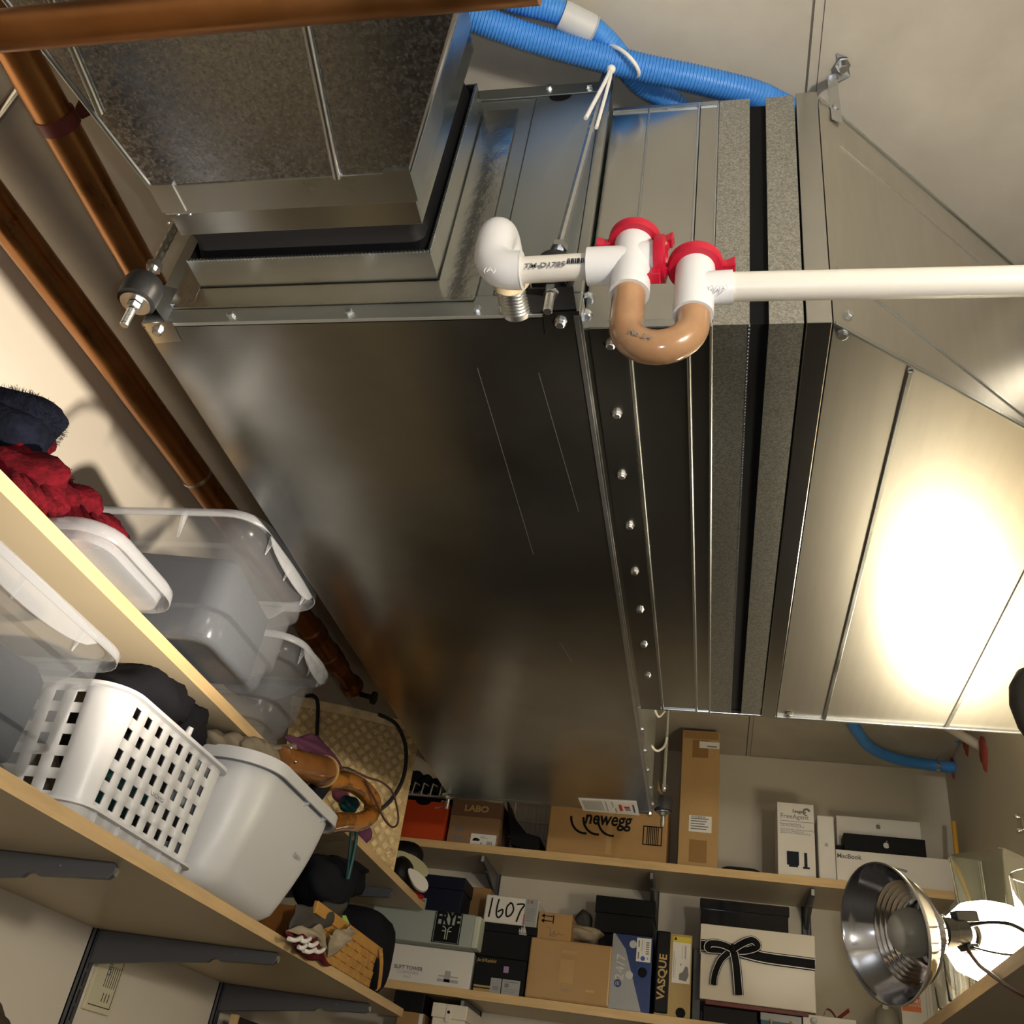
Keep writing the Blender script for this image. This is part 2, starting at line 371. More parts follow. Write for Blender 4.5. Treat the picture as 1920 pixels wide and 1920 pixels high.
# outlet collar
KX0, KX1, KZ0, KZ1, KY = -0.577, -0.299, 0.754, 1.06, 0.618
def frame_ring(x0, x1, z0, z1, y0, y1, t):
    m = MB(); m.box((x0, y0, z0), (x1, y1, z0+t)); m.box((x0, y0, z1-t), (x1, y1, z1))
    m.box((x0, y0, z0+t), (x0+t, y1, z1-t)); m.box((x1-t, y0, z0+t), (x1, y1, z1-t)); return m
frame_ring(KX0, KX1, KZ0, KZ1, KY, AY0, 0.002).build('outlet_collar', 'galv', ah)
mm = MB()
for k in range(70):                                   # crimped edge of the collar
    x = KX0+(KX1-KX0)*k/70; mm.box((x, KY-0.0015, KZ0-0.0006), (x+0.0024, KY+0.001, KZ0+0.0022))
for k in range(70):
    z = KZ0+(KZ1-KZ0)*k/70; mm.box((KX1-0.002, KY-0.0015, z), (KX1+0.0006, KY+0.001, z+0.0026))
mm.build('crimped_edge', 'zinc', ah)
# warning sheet at the far edge
a = at(1084, 1497, z=AZ0-0.0012); b = at(1193, 1503, z=AZ0-0.0012); c = at(1199, 1529, z=AZ0-0.0012); d = at(1094, 1520, z=AZ0-0.0012)
sh = MB().prism([a, b, c, d], (0, 0, 0.0008)).build('instruction_sheet', 'paper', ah); tag(sh, 'white printed instruction sheet')
def onsheet(s, t): return (a*(1-s)+b*s)*(1-t)+(d*(1-s)+c*s)*t + Vector((0, 0, -0.0006))
mk = MB(); rd = MB(); bl = MB()
for k in range(16): mk.prism([onsheet(.06+k*.022, .12), onsheet(.066+k*.022, .12), onsheet(.066+k*.022, .85), onsheet(.06+k*.022, .85)], (0, 0, 0.0003))
for s0, t0, s1, t1 in ((.46, .1, .47, .85), (.57, .1, .585, .5), (.60, .6, .62, .9)): mk.prism([onsheet(s0, t0), onsheet(s1, t0), onsheet(s1, t1), onsheet(s0, t1)], (0, 0, 0.0003))
for s0, t0, s1, t1 in ((.68, .3, .73, .75), (.77, .4, .86, .55)): rd.prism([onsheet(s0, t0), onsheet(s1, t0), onsheet(s1, t1), onsheet(s0, t1)], (0, 0, 0.0003))
for s0, t0, s1, t1 in ((.92, .25, .945, .8), (.78, .6, .87, .68)): bl.prism([onsheet(s0, t0), onsheet(s1, t0), onsheet(s1, t1), onsheet(s0, t1)], (0, 0, 0.0003))
mk.build('print_lines', 'ink_mid', sh); rd.build('red_print', 'red_print', sh); bl.build('blue_print', 'blue_print', sh)
# corner mounts: gusset + rubber isolator + bolt
def mount(cx, cy, gx, gy, zc, plate_u=None):
    g = MB()
    g.prism([(gx, gy, AZ0-0.001), (gx, gy, AZ0+0.055), (cx, cy, AZ0+0.045), (cx, cy, AZ0+0.03)], ((0.0015, 0, 0) if abs(gy-cy) > abs(gx-cx) else (0, 0.0015, 0)))
    g.build('gusset', 'galv', ah)
    MB().lathe([(0.012, 0), (0.0205, 0.002), (0.0215, 0.012), (0.0215, 0.026), (0.019, 0.034), (0.012, 0.036)], (cx, cy, zc-0.012), (0, 0, 1), n=28).build('rubber_isolator', 'rubber', ah, smooth=40)
    MB().lathe([(0.0165, 0), (0.0165, 0.0015)], (cx, cy, zc-0.0135), (0, 0, 1), n=24).build('isolator_plate', 'zinc', ah)
    MB().lathe([(0.0078, 0), (0.0078, 0.007)], (cx, cy, zc-0.0215), (0, 0, 1), n=6).build('hex_nut', 'zinc', ah)
    b = MB(); b.lathe([(0.0042, 0), (0.0048, 0.001)]+[(0.0048-(k % 2)*0.0006, 0.002+k*0.0013) for k in range(18)], (cx, cy, zc-0.0465), (0, 0, 1), n=10); b.build('bolt_end', 'zinc', ah)
mount(-0.632, 0.636, -0.60, AY0, 0.722)
mount(-0.168, 0.632, -0.195, AY0, 0.722)
mount(-0.118, 2.236, AX1, 2.19, 0.722)
mount(-0.64, 2.25, AX0+0.02, AY1, 0.722)
# bracket plates folded under the bottom
p = [at(u, v, z=AZ0-0.0015) for u, v in ((1018, 588), (1086, 584), (1090, 622), (1022, 628))]
MB().prism(p, (0, 0, 0.001)).build('bracket_plate', 'galv_bottom', ah)
p = [at(u, v, z=AZ0-0.0015) for u, v in ((268, 607), (322, 603), (340, 640), (292, 644))]
MB().prism(p, (0, 0, 0.001)).build('bracket_plate', 'galv_dull', ah)
screws(ah, [at(1051, 604, z=AZ0-0.0015), at(296, 620, z=AZ0-0.0015), at(1218, 1526, z=AZ0-0.0015)], (0, 0, -1), 1.25)
MB().box((-0.201, AY0-0.034, 0.702), (-0.145, AY0-0.0025, 0.704)).build('bracket_tray', 'black_plastic', ah)
MB().box((-0.203, AY0-0.004, 0.700), (-0.201, AY0-0.030, 0.745)).build('bracket_side', 'galv', ah)
MB().box((-0.215, AY0-0.0035, 0.728), (-0.203, AY0-0.0025, 0.745)).build('warning_sticker', 'red_print', ah)
# scratches and smudges with their own shape
sc = MB()
for u0, v0, u1, v1 in ((895, 690, 1000, 1040), (1010, 700, 1085, 960), (1050, 1205, 1072, 1240)):
    A = at(u0, v0, z=AZ0-0.0003); B = at(u1, v1, z=AZ0-0.0003); n_ = Vector((0.0003, 0, 0)); sc.prism([A-n_, A+n_, B+n_, B-n_], (0, 0, 0.0002))
sc.build('scratch', 'galv_scratch', ah)['kind'] = 'stuff'

# hanger rods
def rod(label, x, y, z0, z1, r=0.0048, top=None):
    t = thing('hanger_rod', label, 'rod', (x, y, z0))
    p1 = Vector(top)-Vector((x, y, z0)) if top else Vector((0, 0, z1-z0))
    N_ = 60; m = MB(); m.tube([p1*(k/N_) for k in range(N_+1)], [r*(1.0 if k % 2 else 0.9) for k in range(N_+1)], 8); m.build('threaded_rod', 'zinc', t)
    MB().lathe([(0.009, 0), (0.009, 0.008)], p1*0.02, p1, n=6).build('hex_nut', 'zinc', t)
    return t
rod('thin threaded hanger rod rising to the ceiling beside the white zip tie', -0.168, 0.632, 0.757, ZC, top=(-0.148, 0.655, ZC))
rod('thin threaded hanger rod at the far right corner of the air handler', -0.118, 2.236, 0.757, ZC)
rod('threaded hanger rod at the near left corner of the air handler', -0.632, 0.636, 0.757, ZC)

# ================================================================== supply duct (upper left)
sd = thing('supply_duct', 'dark speckled galvanised supply duct widening toward the top left corner', 'duct')
def yr(y, x0, x1, z0, z1): return [Vector((x0, y, z0)), Vector((x1, y, z0)), Vector((x1, y, z1)), Vector((x0, y, z1))]
P1 = at(278, 345, z=0.755); P2 = at(766, 328, z=0.755); PN1 = at(80, 90, z=0.755); PN2 = at(861, 5, z=0.755)
def edgeL(y): return P1.x+(PN1.x-P1.x)*(P1.y-y)/(P1.y-PN1.y)
def edgeR(y): return P2.x+(PN2.x-P2.x)*(P2.y-y)/(P2.y-PN2.y)
m = MB(); m.loft([yr(0.522, edgeL(.522), edgeR(.522), 0.755, 1.075), yr(0.25, edgeL(.25), edgeR(.25), 0.755, 1.075), yr(-0.5, edgeL(.25), edgeR(.25), 0.755, 1.075)])
m.build('duct_body', 'galv_speck', sd)
EX0, EX1 = edgeL(.522)+0.002, edgeR(.522)-0.002
frame_ring(EX0-0.001, EX1+0.002, 0.753, 1.076, 0.522, 0.556, 0.003).build('end_band', 'galv', sd, bevel=0.0008)
frame_ring(EX0+0.002, EX1-0.001, 0.755, 1.074, 0.553, 0.584, 0.003).build('end_lip', 'galv_dull', sd, bevel=0.0008)
for x in (EX0-0.002, EX1-0.024): MB().box((x, 0.519, 0.7515), (x+0.027, 0.552, 0.7555)).build('corner_clip', 'galv', sd)
s0 = at(632, 333, z=0.753); s1 = at(568, 20, z=0.753); dv = (s1-s0)*1.3
m = MB(); m.tube([s0, s0+dv], 0.0042, 12); m.build('standing_seam', 'zinc', sd, smooth=60)
s0 = at(188, 212, z=0.753); s1 = at(128, 72, z=0.753); dv = (s1-s0)*1.6
m = MB(); m.tube([s0, s0+dv], 0.0038, 12); m.build('standing_seam', 'galv', sd, smooth=60)
m = MB(); m.tube([(edgeL(.522), .522, .755), (edgeL(.25), .25, .755)], 0.0028, 8); m.build('edge_seam', 'galv', sd)
m = MB(); m.tube([(edgeR(.522), .522, .755), (edgeR(.25), .25, .755)], 0.0022, 8); m.build('edge_seam', 'zinc', sd)
screws(sd, [at(u, v, z=0.7545) for u, v in ((316, 418), (334, 402), (356, 402))], (0, 0, -1), 0.35)
fc = MB(); rings = []
for k, y in enumerate((0.575, 0.59, 0.605, 0.622, 0.640)):
    q = (0.0, 0.004, 0.007, 0.004, 0.0)[k]+0.003
    rings.append([Vector((p.x, y, p.y)) for p in [Vector((v.x, v.y)) for v in rrect(KX0+q, KX1-q, KZ0+q+0.004, KZ1-q, 0.012, 0)]])
fc.loft(rings, False, False)
tag(fc.build('flexible_connector', 'black_cloth', smooth=50), 'black flexible duct connector under the dark supply duct at the upper left', 'duct connector')

# ================================================================== return duct (right)
RY0, RY1, RZ0, RZ1 = 0.678, 1.617, 0.70, 1.078
rd_ = thing('return_duct', 'galvanised return duct with sharply lit panel on the right, joined to the air handler', 'duct')
def shell(name, x0, x1, mat, off=0.0, y0=RY0, y1=RY1, z0=RZ0, z1=RZ1, **k):
    m = MB().box((x0, y0-off, z0-off), (x1, y1+off, z1+off)); return m.build(name, mat, rd_, **k)
shell('start_collar', AX1+0.0015, -0.0365, 'galv_dull', 0.0)
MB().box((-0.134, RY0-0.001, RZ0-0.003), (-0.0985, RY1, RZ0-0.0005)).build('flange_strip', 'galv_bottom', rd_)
screws(rd_, [at(u, v, z=RZ0-0.003) for u, v in ((1145, 645), (1157, 775), (1166, 890), (1181, 985), (1190, 1071), (1200, 1143), (1207, 1208), (1214, 1266))], (0, 0, -1), 1.15)
m = MB(); m.box((-0.097, RY0-0.003, RZ0-0.003), (-0.093, RY1, RZ0+0.002)); m.box((-0.097, RY0-0.003, RZ0), (-0.0945, RY0+0.001, RZ1)); m.build('rib', 'galv', rd_, bevel=0.001)
m = MB(); m.box((-0.0375, RY0-0.004, RZ0-0.005), (-0.0335, RY1, RZ0+0.002)); m.box((-0.0375, RY0-0.004, RZ0), (-0.0345, RY0+0.001, RZ1)); m.build('rib', 'zinc', rd_, bevel=0.0012)
shell('drive_slip', -0.0335, -0.0145, 'galv_dull', 0.0005)
m = MB(); m.box((-0.0145, RY0-0.003, RZ0-0.0045), (-0.0115, RY1, RZ0+0.002)); m.box((-0.0145, RY0-0.003, RZ0), (-0.012, RY0+0.001, RZ1)); m.build('rib', 'zinc', rd_, bevel=0.001)
shell('spangled_band', -0.0115, 0.0235, 'galv_spangle', 0.002)
shell('spangled_band', 0.042, 0.0745, 'galv_spangle', 0.002)
shell('slip_strip', 0.0765, 0.1005, 'galv_dull', 0.004, bevel=0.001)
mm = MB()
for k in range(190):                                  # crimped metal edge beside the black cloth
    y = RY0+(RY1-RY0)*k/190; mm.box((0.0228, y, RZ0-0.003), (0.0242, y+0.003, RZ0+0.0005))
mm.build('crimped_edge', 'zinc', rd_)
m = MB(); m.box((AX1+0.002, RY0-0.001, RZ0-0.001), (-0.038, RY0+0.002, RZ0+0.010)); m.build('lower_hem', 'galv', rd_, bevel=0.001)
m = MB(); m.box((AX1+0.002, RY0-0.003, RZ1-0.006), (-0.012, RY0+0.002, RZ1+0.002)); m.build('upper_hem', 'galv', rd_, bevel=0.001)
gap = MB().box((0.0225, RY0+0.005, RZ0+0.005), (0.0435, RY1-0.004, RZ1-0.004))
tag(gap.build('flexible_connector', 'black_cloth'), 'narrow black flexible connector strip between two spangled bands of the right duct', 'duct connector')
# transition
TX = 0.62
b0 = Vector((0.1025, 0.680, RZ0)); b1 = Vector((0.308, 0.835, RZ0)); sl = (b1.y-b0.y)/(b1.x-b0.x)
bE = Vector((TX, b0.y+sl*(TX-b0.x), RZ0)); tE = Vector((TX, 0.690+0.95*(TX-0.1025), RZ1)); t0 = Vector((0.1025, 0.680, RZ1))
m = MB(); m.loft([[b0, Vector((0.1025, RY1, RZ0)), Vector((0.1025, RY1, RZ1)), t0], [bE, Vector((TX, RY1, RZ0)), Vector((TX, RY1, RZ1)), tE]])
m.build('transition_body', 'galv_trans', rd_)
nf = (bE-b0).cross(t0-b0).normalized()
if nf.y > 0: nf = -nf
def ridge(name, A, B, w_, h_, nrm, mat):
    A = Vector(A); B = Vector(B); s_ = (B-A).normalized().cross(nrm).normalized()*w_*0.5
    m = MB(); m.prism([A-s_, A+s_, B+s_, B-s_], Vector(nrm)*h_); return m.build(name, mat, rd_, bevel=min(w_, h_)*0.3)
ridge('corner_seam', b0+nf*0.0005, bE+nf*0.0005, 0.006, 0.003, nf, 'galv')
ridge('corner_seam', t0+nf*0.0005+Vector((0, 0, -0.003)), tE+nf*0.0005+Vector((0, 0, -0.003)), 0.005, 0.003, nf, 'galv')
pA = atp(1568, 503, b0, nf); pB = atp(1920, 780, b0, nf); ridge('fold_line', pA, pB+(pB-pA)*.3, 0.0035, 0.0015, nf, 'galv')
pA = atp(1575, 272, b0, nf); pB = atp(1840, 495, b0, nf); ridge('fold_line', pA, pB+(pB-pA)*.3, 0.002, 0.0008, nf, 'galv_dull')
dz = Vector((0, 0, -1))
ridge('cross_bead', (0.182, 0.745, RZ0), (0.182, RY1, RZ0), 0.006, 0.0035, dz, 'galv')
ridge('cross_bead', (0.379, b0.y+sl*(0.379-b0.x)+0.01, RZ0), (0.379, RY1, RZ0), 0.006, 0.003, dz, 'galv')
m = MB().box((0.1025, RY1-0.002, RZ0-0.004), (TX, RY1+0.004, RZ0+0.012)); m.build('rear_hem', 'galv', rd_, bevel=0.001)
m = MB().box((AX1+0.002, RY1-0.002, RZ0-0.003), (0.1025, RY1+0.003, RZ0+0.012)); m.build('rear_hem', 'galv_dull', rd_, bevel=0.001)
rc = atp(1893, 575, b0, nf); cdir = (bE-b0).normalized(); rc = rc + cdir*0.115 + Vector((0, 0, 0.0))
MB().lathe([(0.115, -0.01), (0.115, 0.02), (0.105, 0.05), (0.103, 0.16)], rc, nf, n=48).build('round_collar', 'galv_trans', rd_, smooth=30)
screws(rd_, [atp(1590, 592, b0, nf), atp(1564, 203, b0, nf)], nf, 1.1)
screws(rd_, [at(1580, 625, z=RZ0-0.001), at(1480, 1338, z=RZ0-0.001), (-0.139, RY0-0.001, 0.72), (-0.139, RY0-0.001, 0.745)], (0, 0, -1), 1.3)
lw = thing('loose_cord', 'short white cord looped between the far hanger rod and the air handler side', 'cord')
MB().tube(spline([at(1222, 1398, y=2.1), at(1228, 1406, y=2.12), at(1236, 1407, y=2.15), at(1246, 1398, y=2.2), at(1250, 1384, y=2.22)], 6), 0.0028, 8).build('cord', 'white_tie', lw, smooth=60)
MB().tube(spline([at(1228, 1331, y=2.15), at(1235, 1344, y=2.17), at(1246, 1334, y=2.2)], 5), 0.0026, 8).build('cord', 'white_tie', lw, smooth=60)
# strap clip to the ceiling
k0 = at(1584, 140, z=ZC-0.001); k1 = at(1563, 175, z=1.11); k2 = at(1567, 200, z=RZ1)
cl = thing('duct_strap', 'small bent metal strap bolting the right duct to the concrete ceiling', 'strap', (k0.x, k0.y, k0.z))
wv = Vector((0.0065, 0.0035, 0))
def strip(pts, w_, t_): 
    m = MB(); pts = [Vector(p) for p in pts]
    m.loft([[p-w_, p+w_, p+w_+t_, p-w_+t_] for p in pts]); return m
strip([Vector((-0.006, -0.025, 0)), Vector((0, 0, 0)), k1-k0+Vector((0, 0, 0.03)), k1-k0, k2-k0+Vector((0, 0.0, -0.03))], wv, Vector((0, -0.0015, -0.0005))).build('bent_strap', 'zinc', cl)
MB().lathe([(0.009, 0), (0.009, 0.004), (0.005, 0.004), (0.005, 0.012)], (-0.004, -0.015, -0.002), (0, 0, -1), n=6).build('anchor_bolt', 'chrome', cl)

# ================================================================== condensate drain
PY = 0.555
dr = thing('drain_trap', 'white PVC drain with red wing caps and amber U bend before the ducts', 'drain pipe')
nz = at(970, 580, y=AY0); eA = Vector((nz.x, PY, nz.z-0.002)); eB = at(938, 507, y=PY); eB.x = eA.x
m = MB(); m.tube([(nz.x, AY0+0.002, nz.z), (nz.x, AY0-0.045, nz.z)], 0.0165, 18); m.build('nipple', 'zinc', dr, smooth=40)
mm = MB()
for k in range(7): mm.lathe([(0.0168, 0), (0.0176, 0.0016), (0.0168, 0.0032)], (nz.x, AY0-0.004-k*0.0042, nz.z), (0, -1, 0), n=20)
mm.build('thread', 'galv', dr, smooth=40)
MB().lathe([(0.0165, 0), (0.019, 0.003), (0.0185, 0.010), (0.0165, 0.013)], (nz.x, AY0-0.033, nz.z), (0, -1, 0), n=20).build('hemp_seal', 'hemp', dr, smooth=40)
RF = 0.0172; RP = 0.0118
def elbow(name, a, c, b, r=RF, lip=True):
    a, c, b = Vector(a), Vector(c), Vector(b); m = MB()
    la = (a-c).length; lb = (b-c).length; q = r*1.15
    pa = c+(a-c).normalized()*q; pb = c+(b-c).normalized()*q
    path = [a]+[pa+(c-pa)*0.0]+bez(pa, c*0.55+pa*0.45, c*0.55+pb*0.45, pb, 8)[1:-1]+[pb, b]
    m.tube(path, r, 24); return m.build(name, 'pvc', dr, smooth=45)
elbow('elbow', (nz.x, AY0-0.05, eA.z), eA, (eA.x, PY, (eA.z+eB.z)/2-0.002))
tz = at(1045, 503, y=PY).z
eB = Vector((eA.x+0.002, PY, tz))
elbow('elbow', (eA.x, PY, (eA.z+eB.z)/2+0.001), eB, at(978, 507, y=PY))
c1 = at(1182, 498, y=PY)
m = MB(); m.tube([at(972, 507, y=PY), at(1110, 499, y=PY)], RP, 24); pp = m.build('pipe', 'pvc_pipe', dr, smooth=40)
MB().lathe([(RF*0.98, 0), (RF*1.02, 0.0015)], at(976, 507, y=PY), (1, 0, 0.03), n=24).build('glue_ring', 'pvc', dr, smooth=40)
text(pp, 'TM-D1785', at(1021, 493.5, y=PY-RP-0.0010)+Vector((0, 0.002, 0)), 0.0082, 'ink_grey', rot=0.03, bold=0.0001)
mm = MB()
x = at(1064, 489, y=PY-RP)
for k, wd in enumerate((.7, .4, .9, .5, .6, 1.2, .4, .8, .5, .9, .4, .7)): mm.box((x.x+k*0.0017, PY-RP-0.0002, x.z-0.0025), (x.x+k*0.0017+wd*0.001, PY-RP+0.001, x.z+0.003))
mm.build('barcode', 'ink', pp)
# cross tee
T1 = Vector((at(1185, 500, y=PY).x, PY, tz+0.001)); top1 = at(1190, 447, y=PY).z; bot1 = at(1172, 552, y=PY).z
m = MB(); m.tube([(T1.x, PY, bot1), (T1.x, PY, top1)], RF, 28); m.build('cross_tee', 'pvc', dr, smooth=40)
m = MB(); m.tube([at(1102, 500, y=PY), (T1.x, PY, T1.z)], RF*0.98, 24); m.build('tee_branch', 'pvc', dr, smooth=40)
m = MB(); m.tube([(T1.x, PY, T1.z+0.006), (T1.x+0.024, PY, T1.z+0.006)], RF*0.95, 24); m.build('tee_branch', 'pvc', dr, smooth=40)
T2 = Vector((at(1302, 540, y=PY).x, PY, at(1340, 541, y=PY).z)); top2 = at(1305, 492, y=PY).z; bot2 = at(1298, 592, y=PY).z
m = MB(); m.tube([(T2.x, PY, bot2), (T2.x, PY, top2)], RF*0.97, 28); m.build('tee', 'pvc', dr, smooth=40)
m = MB(); m.tube([(T2.x, PY, T2.z), at(1374, 538, y=PY)], RF*0.83, 24); m.build('tee_branch', 'pvc', dr, smooth=40)
m = MB(); m.tube([at(1360, 538, y=PY), at(2000, 525.5, y=PY)], 0.0122, 28); m.build('drain_pipe', 'pvc_pipe', dr, smooth=40)
text(dr, 'WV(A)', at(1360, 556, y=PY)+Vector((-0.008, -0.0125, -0.003)), 0.007, 'pvc', name='moulded_mark')
text(dr, '(A)', at(925, 528, y=PY)+Vector((0.0, -0.0150, -0.002)), 0.009, 'pvc', name='moulded_mark')
def cap(c, ax, wing, r=0.0225):
    c = Vector(c); ax = Vector(ax).normalized(); wing = Vector(wing).normalized()
    m = MB(); m.lathe([(r, 0), (r+0.001, 0.002), (r+0.001, 0.0085), (r-0.004, 0.010), (r-0.006, 0.005)], c, ax, n=32)
    o = m.build('wing_cap', 'red_cap', dr, smooth=35)
    for s in (-1, 1):
        w = MB(); sd_ = ax.cross(wing); q = c+wing*s*(r-0.002)
        w.loft([[q+sd_*a*0.004+ax*h for a, h in ((-1, 0.001), (1, 0.001), (1, 0.008), (-1, 0.008))],
                [q+wing*s*0.006+sd_*a*0.0035+ax*h for a, h in ((-1, 0.0005), (1, 0.0005), (1, 0.009), (-1, 0.009))],
                [q+wing*s*0.013+sd_*a*0.0055+ax*h for a, h in ((-1, -0.001), (1, -0.001), (1, 0.011), (-1, 0.011))]])
        w.build('wing', 'red_cap', o, bevel=0.0012)
cap((T1.x, PY, top1-0.010), (0.05, 0.12, 1), (1, 0.0, 0.04))
cap((T1.x+0.0195, PY, T1.z+0.006), (1, -0.05, 0), (-0.15, -0.15, -1), 0.020)
cap((T2.x, PY, top2-0.010), (-0.03, 0.12, 1), (1, 0, 0.03))
# U bend
um = (T1.x+T2.x)/2; zb = at(1225, 652, y=PY).z; ur = (T2.x-T1.x)/2
pts = [Vector((T1.x, PY, bot1+0.008)), Vector((T1.x, PY, zb+ur*1.05))]
for k in range(1, 14):
    a_ = math.pi+math.pi*k/14; pts.append(Vector((um+ur*math.cos(a_), PY, zb+ur*0.98+ur*math.sin(a_)*0.98)))
pts += [Vector((T2.x, PY, zb+ur*1.05)), Vector((T2.x, PY, bot2+0.008))]
m = MB(); m.tube(pts, 0.0142, 24); m.build('u_bend', 'amber_tube', dr, smooth=60)
text(dr, 'No 3/4', Vector((um-0.013, PY-0.0145, zb+0.000)), 0.007, 'ink_grey', rot=-0.45, name='pen_marks')

# ================================================================== copper pipes
cp = thing('copper_pipe', 'thick copper pipe crossing the top edge in front of the dark duct', 'pipe')
p0 = at(-60, 64, z=0.70); p1 = at(900, -26, z=0.70); m = MB(); m.tube([p0, p1+(p1-p0)*.1], 0.0162, 32); m.build('pipe', 'copper', cp, smooth=50)
cp = thing('copper_pipe', 'copper pipe running down beside the near left corner isolator of the air handler', 'pipe')
m = MB(); m.tube([(-0.885, 0.30, 1.075), (-0.902, 0.72, 1.075), (-0.925, 1.25, 1.075), (-0.93, YB-0.02, 1.075)], 0.0265, 32); m.build('pipe', 'copper', cp, smooth=50)
hx = at(108, 225, z=1.075)
m = MB(); m.lathe([(0.0275, -0.010), (0.0285, -0.010), (0.0285, 0.010), (0.0275, 0.010)], (-0.897, hx.y, 1.075), (0, 1, 0), n=28); m.build('clamp_band', 'red_clamp', cp, smooth=40)
m = MB(); m.prism([(-0.87, hx.y-0.01, 1.085), (-0.845, hx.y-0.012, 1.105), (-0.845, hx.y-0.012, 1.135), (-0.875, hx.y-0.01, 1.125)], (0, 0.02, 0)); m.build('clamp_ear', 'red_clamp', cp, bevel=0.003)
m = MB(); m.lathe([(0.007, 0), (0.007, 0.02)], (-0.862, hx.y-0.02, 1.108), (0, -1, 0), n=6); m.build('clamp_bolt', 'zinc', cp)
m = MB(); m.tube([(-0.858, hx.y, 1.12), (-0.858, hx.y, ZC)], 0.006, 8); m.build('hanger', 'red_clamp', cp)
cp = thing('copper_pipe', 'copper pipe running along the left wall behind the clear bins', 'pipe')
m = MB(); m.tube([(-1.122, 0.5, 1.10), (-1.10, 1.1, 1.10), (-1.094, 1.6, 1.10), (-1.078, 2.40, 1.10)], 0.0305, 32); m.build('pipe', 'copper', cp, smooth=50)
yb = at(352, 890, z=1.10).y
m = MB(); m.lathe([(0.031, -0.004), (0.033, -0.004), (0.033, 0.004), (0.031, 0.004)], (-1.097, yb, 1.10), (0, 1, 0), n=28); m.build('clip_ring', 'zinc', cp, smooth=40)
for y, r in ((2.18, 0.036), (2.33, 0.036)):
    m = MB(); m.lathe([(0.031, -0.03), (r, -0.025), (r, 0.025), (0.031, 0.03)], (-1.082, y, 1.10), (0, 1, 0), n=28); m.build('coupling', 'copper_dark', cp, smooth=40)
m = MB(); m.tube([(-1.078, 2.37, 1.10), (-1.078, 2.55, 1.10)], 0.024, 24); m.build('stub', 'copper_dark', cp, smooth=50)
m = MB(); m.lathe([(0.03, 0), (0.034, 0.012), (0.034, 0.03), (0.02, 0.036)], (-1.078, 2.50, 1.10), (0, 1, 0), n=24); m.build('valve_body', 'copper_dark', cp, smooth=40)
m = MB(); m.lathe([(0.008, 0), (0.008, 0.04), (0.02, 0.042), (0.02, 0.05)], (-1.06, 2.56, 1.09), (1, 0, -0.2), n=16); m.build('valve_knob', 'black_plastic', cp, smooth=40)
g0 = at(-10, 226, z=1.145); g1 = at(88, 92, z=1.145)
tag(MB().tube([g0-(g1-g0)*.2, g1+(g1-g0)*.6], 0.0075, 12).build('conduit', 'galv_dull', smooth=40), 'thin grey conduit crossing under the ceiling at the top left corner', 'conduit')

# ================================================================== blue hoses
def hose(name, label, pts, r, pitch=0.0042, corr=0.09, mat='blue_hose', cat='hose'):
    P = spline(pts, 24); L_ = [0]
    for i in range(1, len(P)): L_.append(L_[-1]+(P[i]-P[i-1]).length)
    n = int(L_[-1]/pitch); Q = []; R = []
    j = 0
    for k in range(n*4+1):
        s = L_[-1]*k/(n*4)
        while j < len(L_)-2 and L_[j+1] < s: j += 1
        t = (s-L_[j])/max(1e-9, L_[j+1]-L_[j]); Q.append(P[j].lerp(P[j+1], t)); R.append(r*(1.0, 1.0, 1-corr, 1-corr)[k % 4])
    m = MB(); m.tube(Q, R, 18); return tag(m.build(name, mat, smooth=50), label, cat)
hz = 1.118
h1 = [at(u, v, z=zz) for u, v, zz in ((800, 8, hz), (870, 27, hz), (1000, 72, hz), (1180, 121, hz), (1320, 152, hz), (1445, 190, hz+0.006))]
h1 += [h1[-1]+Vector((0.05, 0.06, 0.006)), h1[-1]+Vector((0.10, 0.25, 0.008))]
hose('corrugated_hose', 'bright blue corrugated hose running from the dark duct over the right duct', h1, 0.0168)
hz2 = 1.140
h2 = [at(u, v, z=hz2) for u, v in ((900, -24), (960, 0), (1060, 27), (1130, 70), (1200, 155), (1280, 215))]
h2 += [h2[-1]+Vector((0.05, 0.15, 0))]
hose('corrugated_hose', 'thinner blue corrugated hose with a grey coupling, crossing behind the other one', h2, 0.0145)
cpl = thing('hose_coupling', 'grey plastic coupling joining the blue hose near the top edge', 'coupling')
q0 = at(1052, 28, z=hz2-0.002); q1 = at(1112, 58, z=hz2-0.002); ax = (q1-q0).normalized()
MB().lathe([(0.0172, 0), (0.0178, 0.004), (0.0178, (q1-q0).length-0.004), (0.0172, (q1-q0).length)], q0, ax, n=28).build('sleeve', 'grey_coupling', cpl, smooth=40)
MB().lathe([(0.0181, 0), (0.0181, 0.002)], q0+ax*0.042, ax, n=28).build('groove_ring', 'ink_mid', cpl, smooth=40)
# zip tie
zt = thing('zip_tie', 'long white zip tie looped round the blue hose with a dangling tail', 'zip tie')
ce = at(1168, 116, z=hz); m = MB(); ring = []
for k in range(25):
    a_ = 2*math.pi*k/24; ring.append(ce+Vector((0.0, 0, 0))+Vector((0.29, 0.0, 0))*0.0+(Vector((-0.02, 0.0, 0.0205))*math.cos(a_)*1.0)+Vector((0.004, 0.021, 0.006))*math.sin(a_))
m.tube(ring, 0.0024, 8, caps=False); m.build('loop', 'white_tie', zt, smooth=50)
m = MB(); m.tube(spline([at(1146, 128, z=1.092), at(1136, 150, z=1.07), at(1115, 190, z=1.03), at(1098, 222, z=1.0)], 6), 0.0026, 8); m.build('tail', 'white_tie', zt, smooth=50)
m = MB(); m.tube(spline([at(1146, 128, z=1.092), at(1143, 150, z=1.07), at(1128, 205, z=1.02), at(1118, 240, z=0.99)], 6), 0.0022, 8); m.build('tail', 'white_tie', zt, smooth=50)
MB().sphere(at(1146, 130, z=1.092), 0.0055).build('tie_head', 'white_tie', zt, smooth=60)
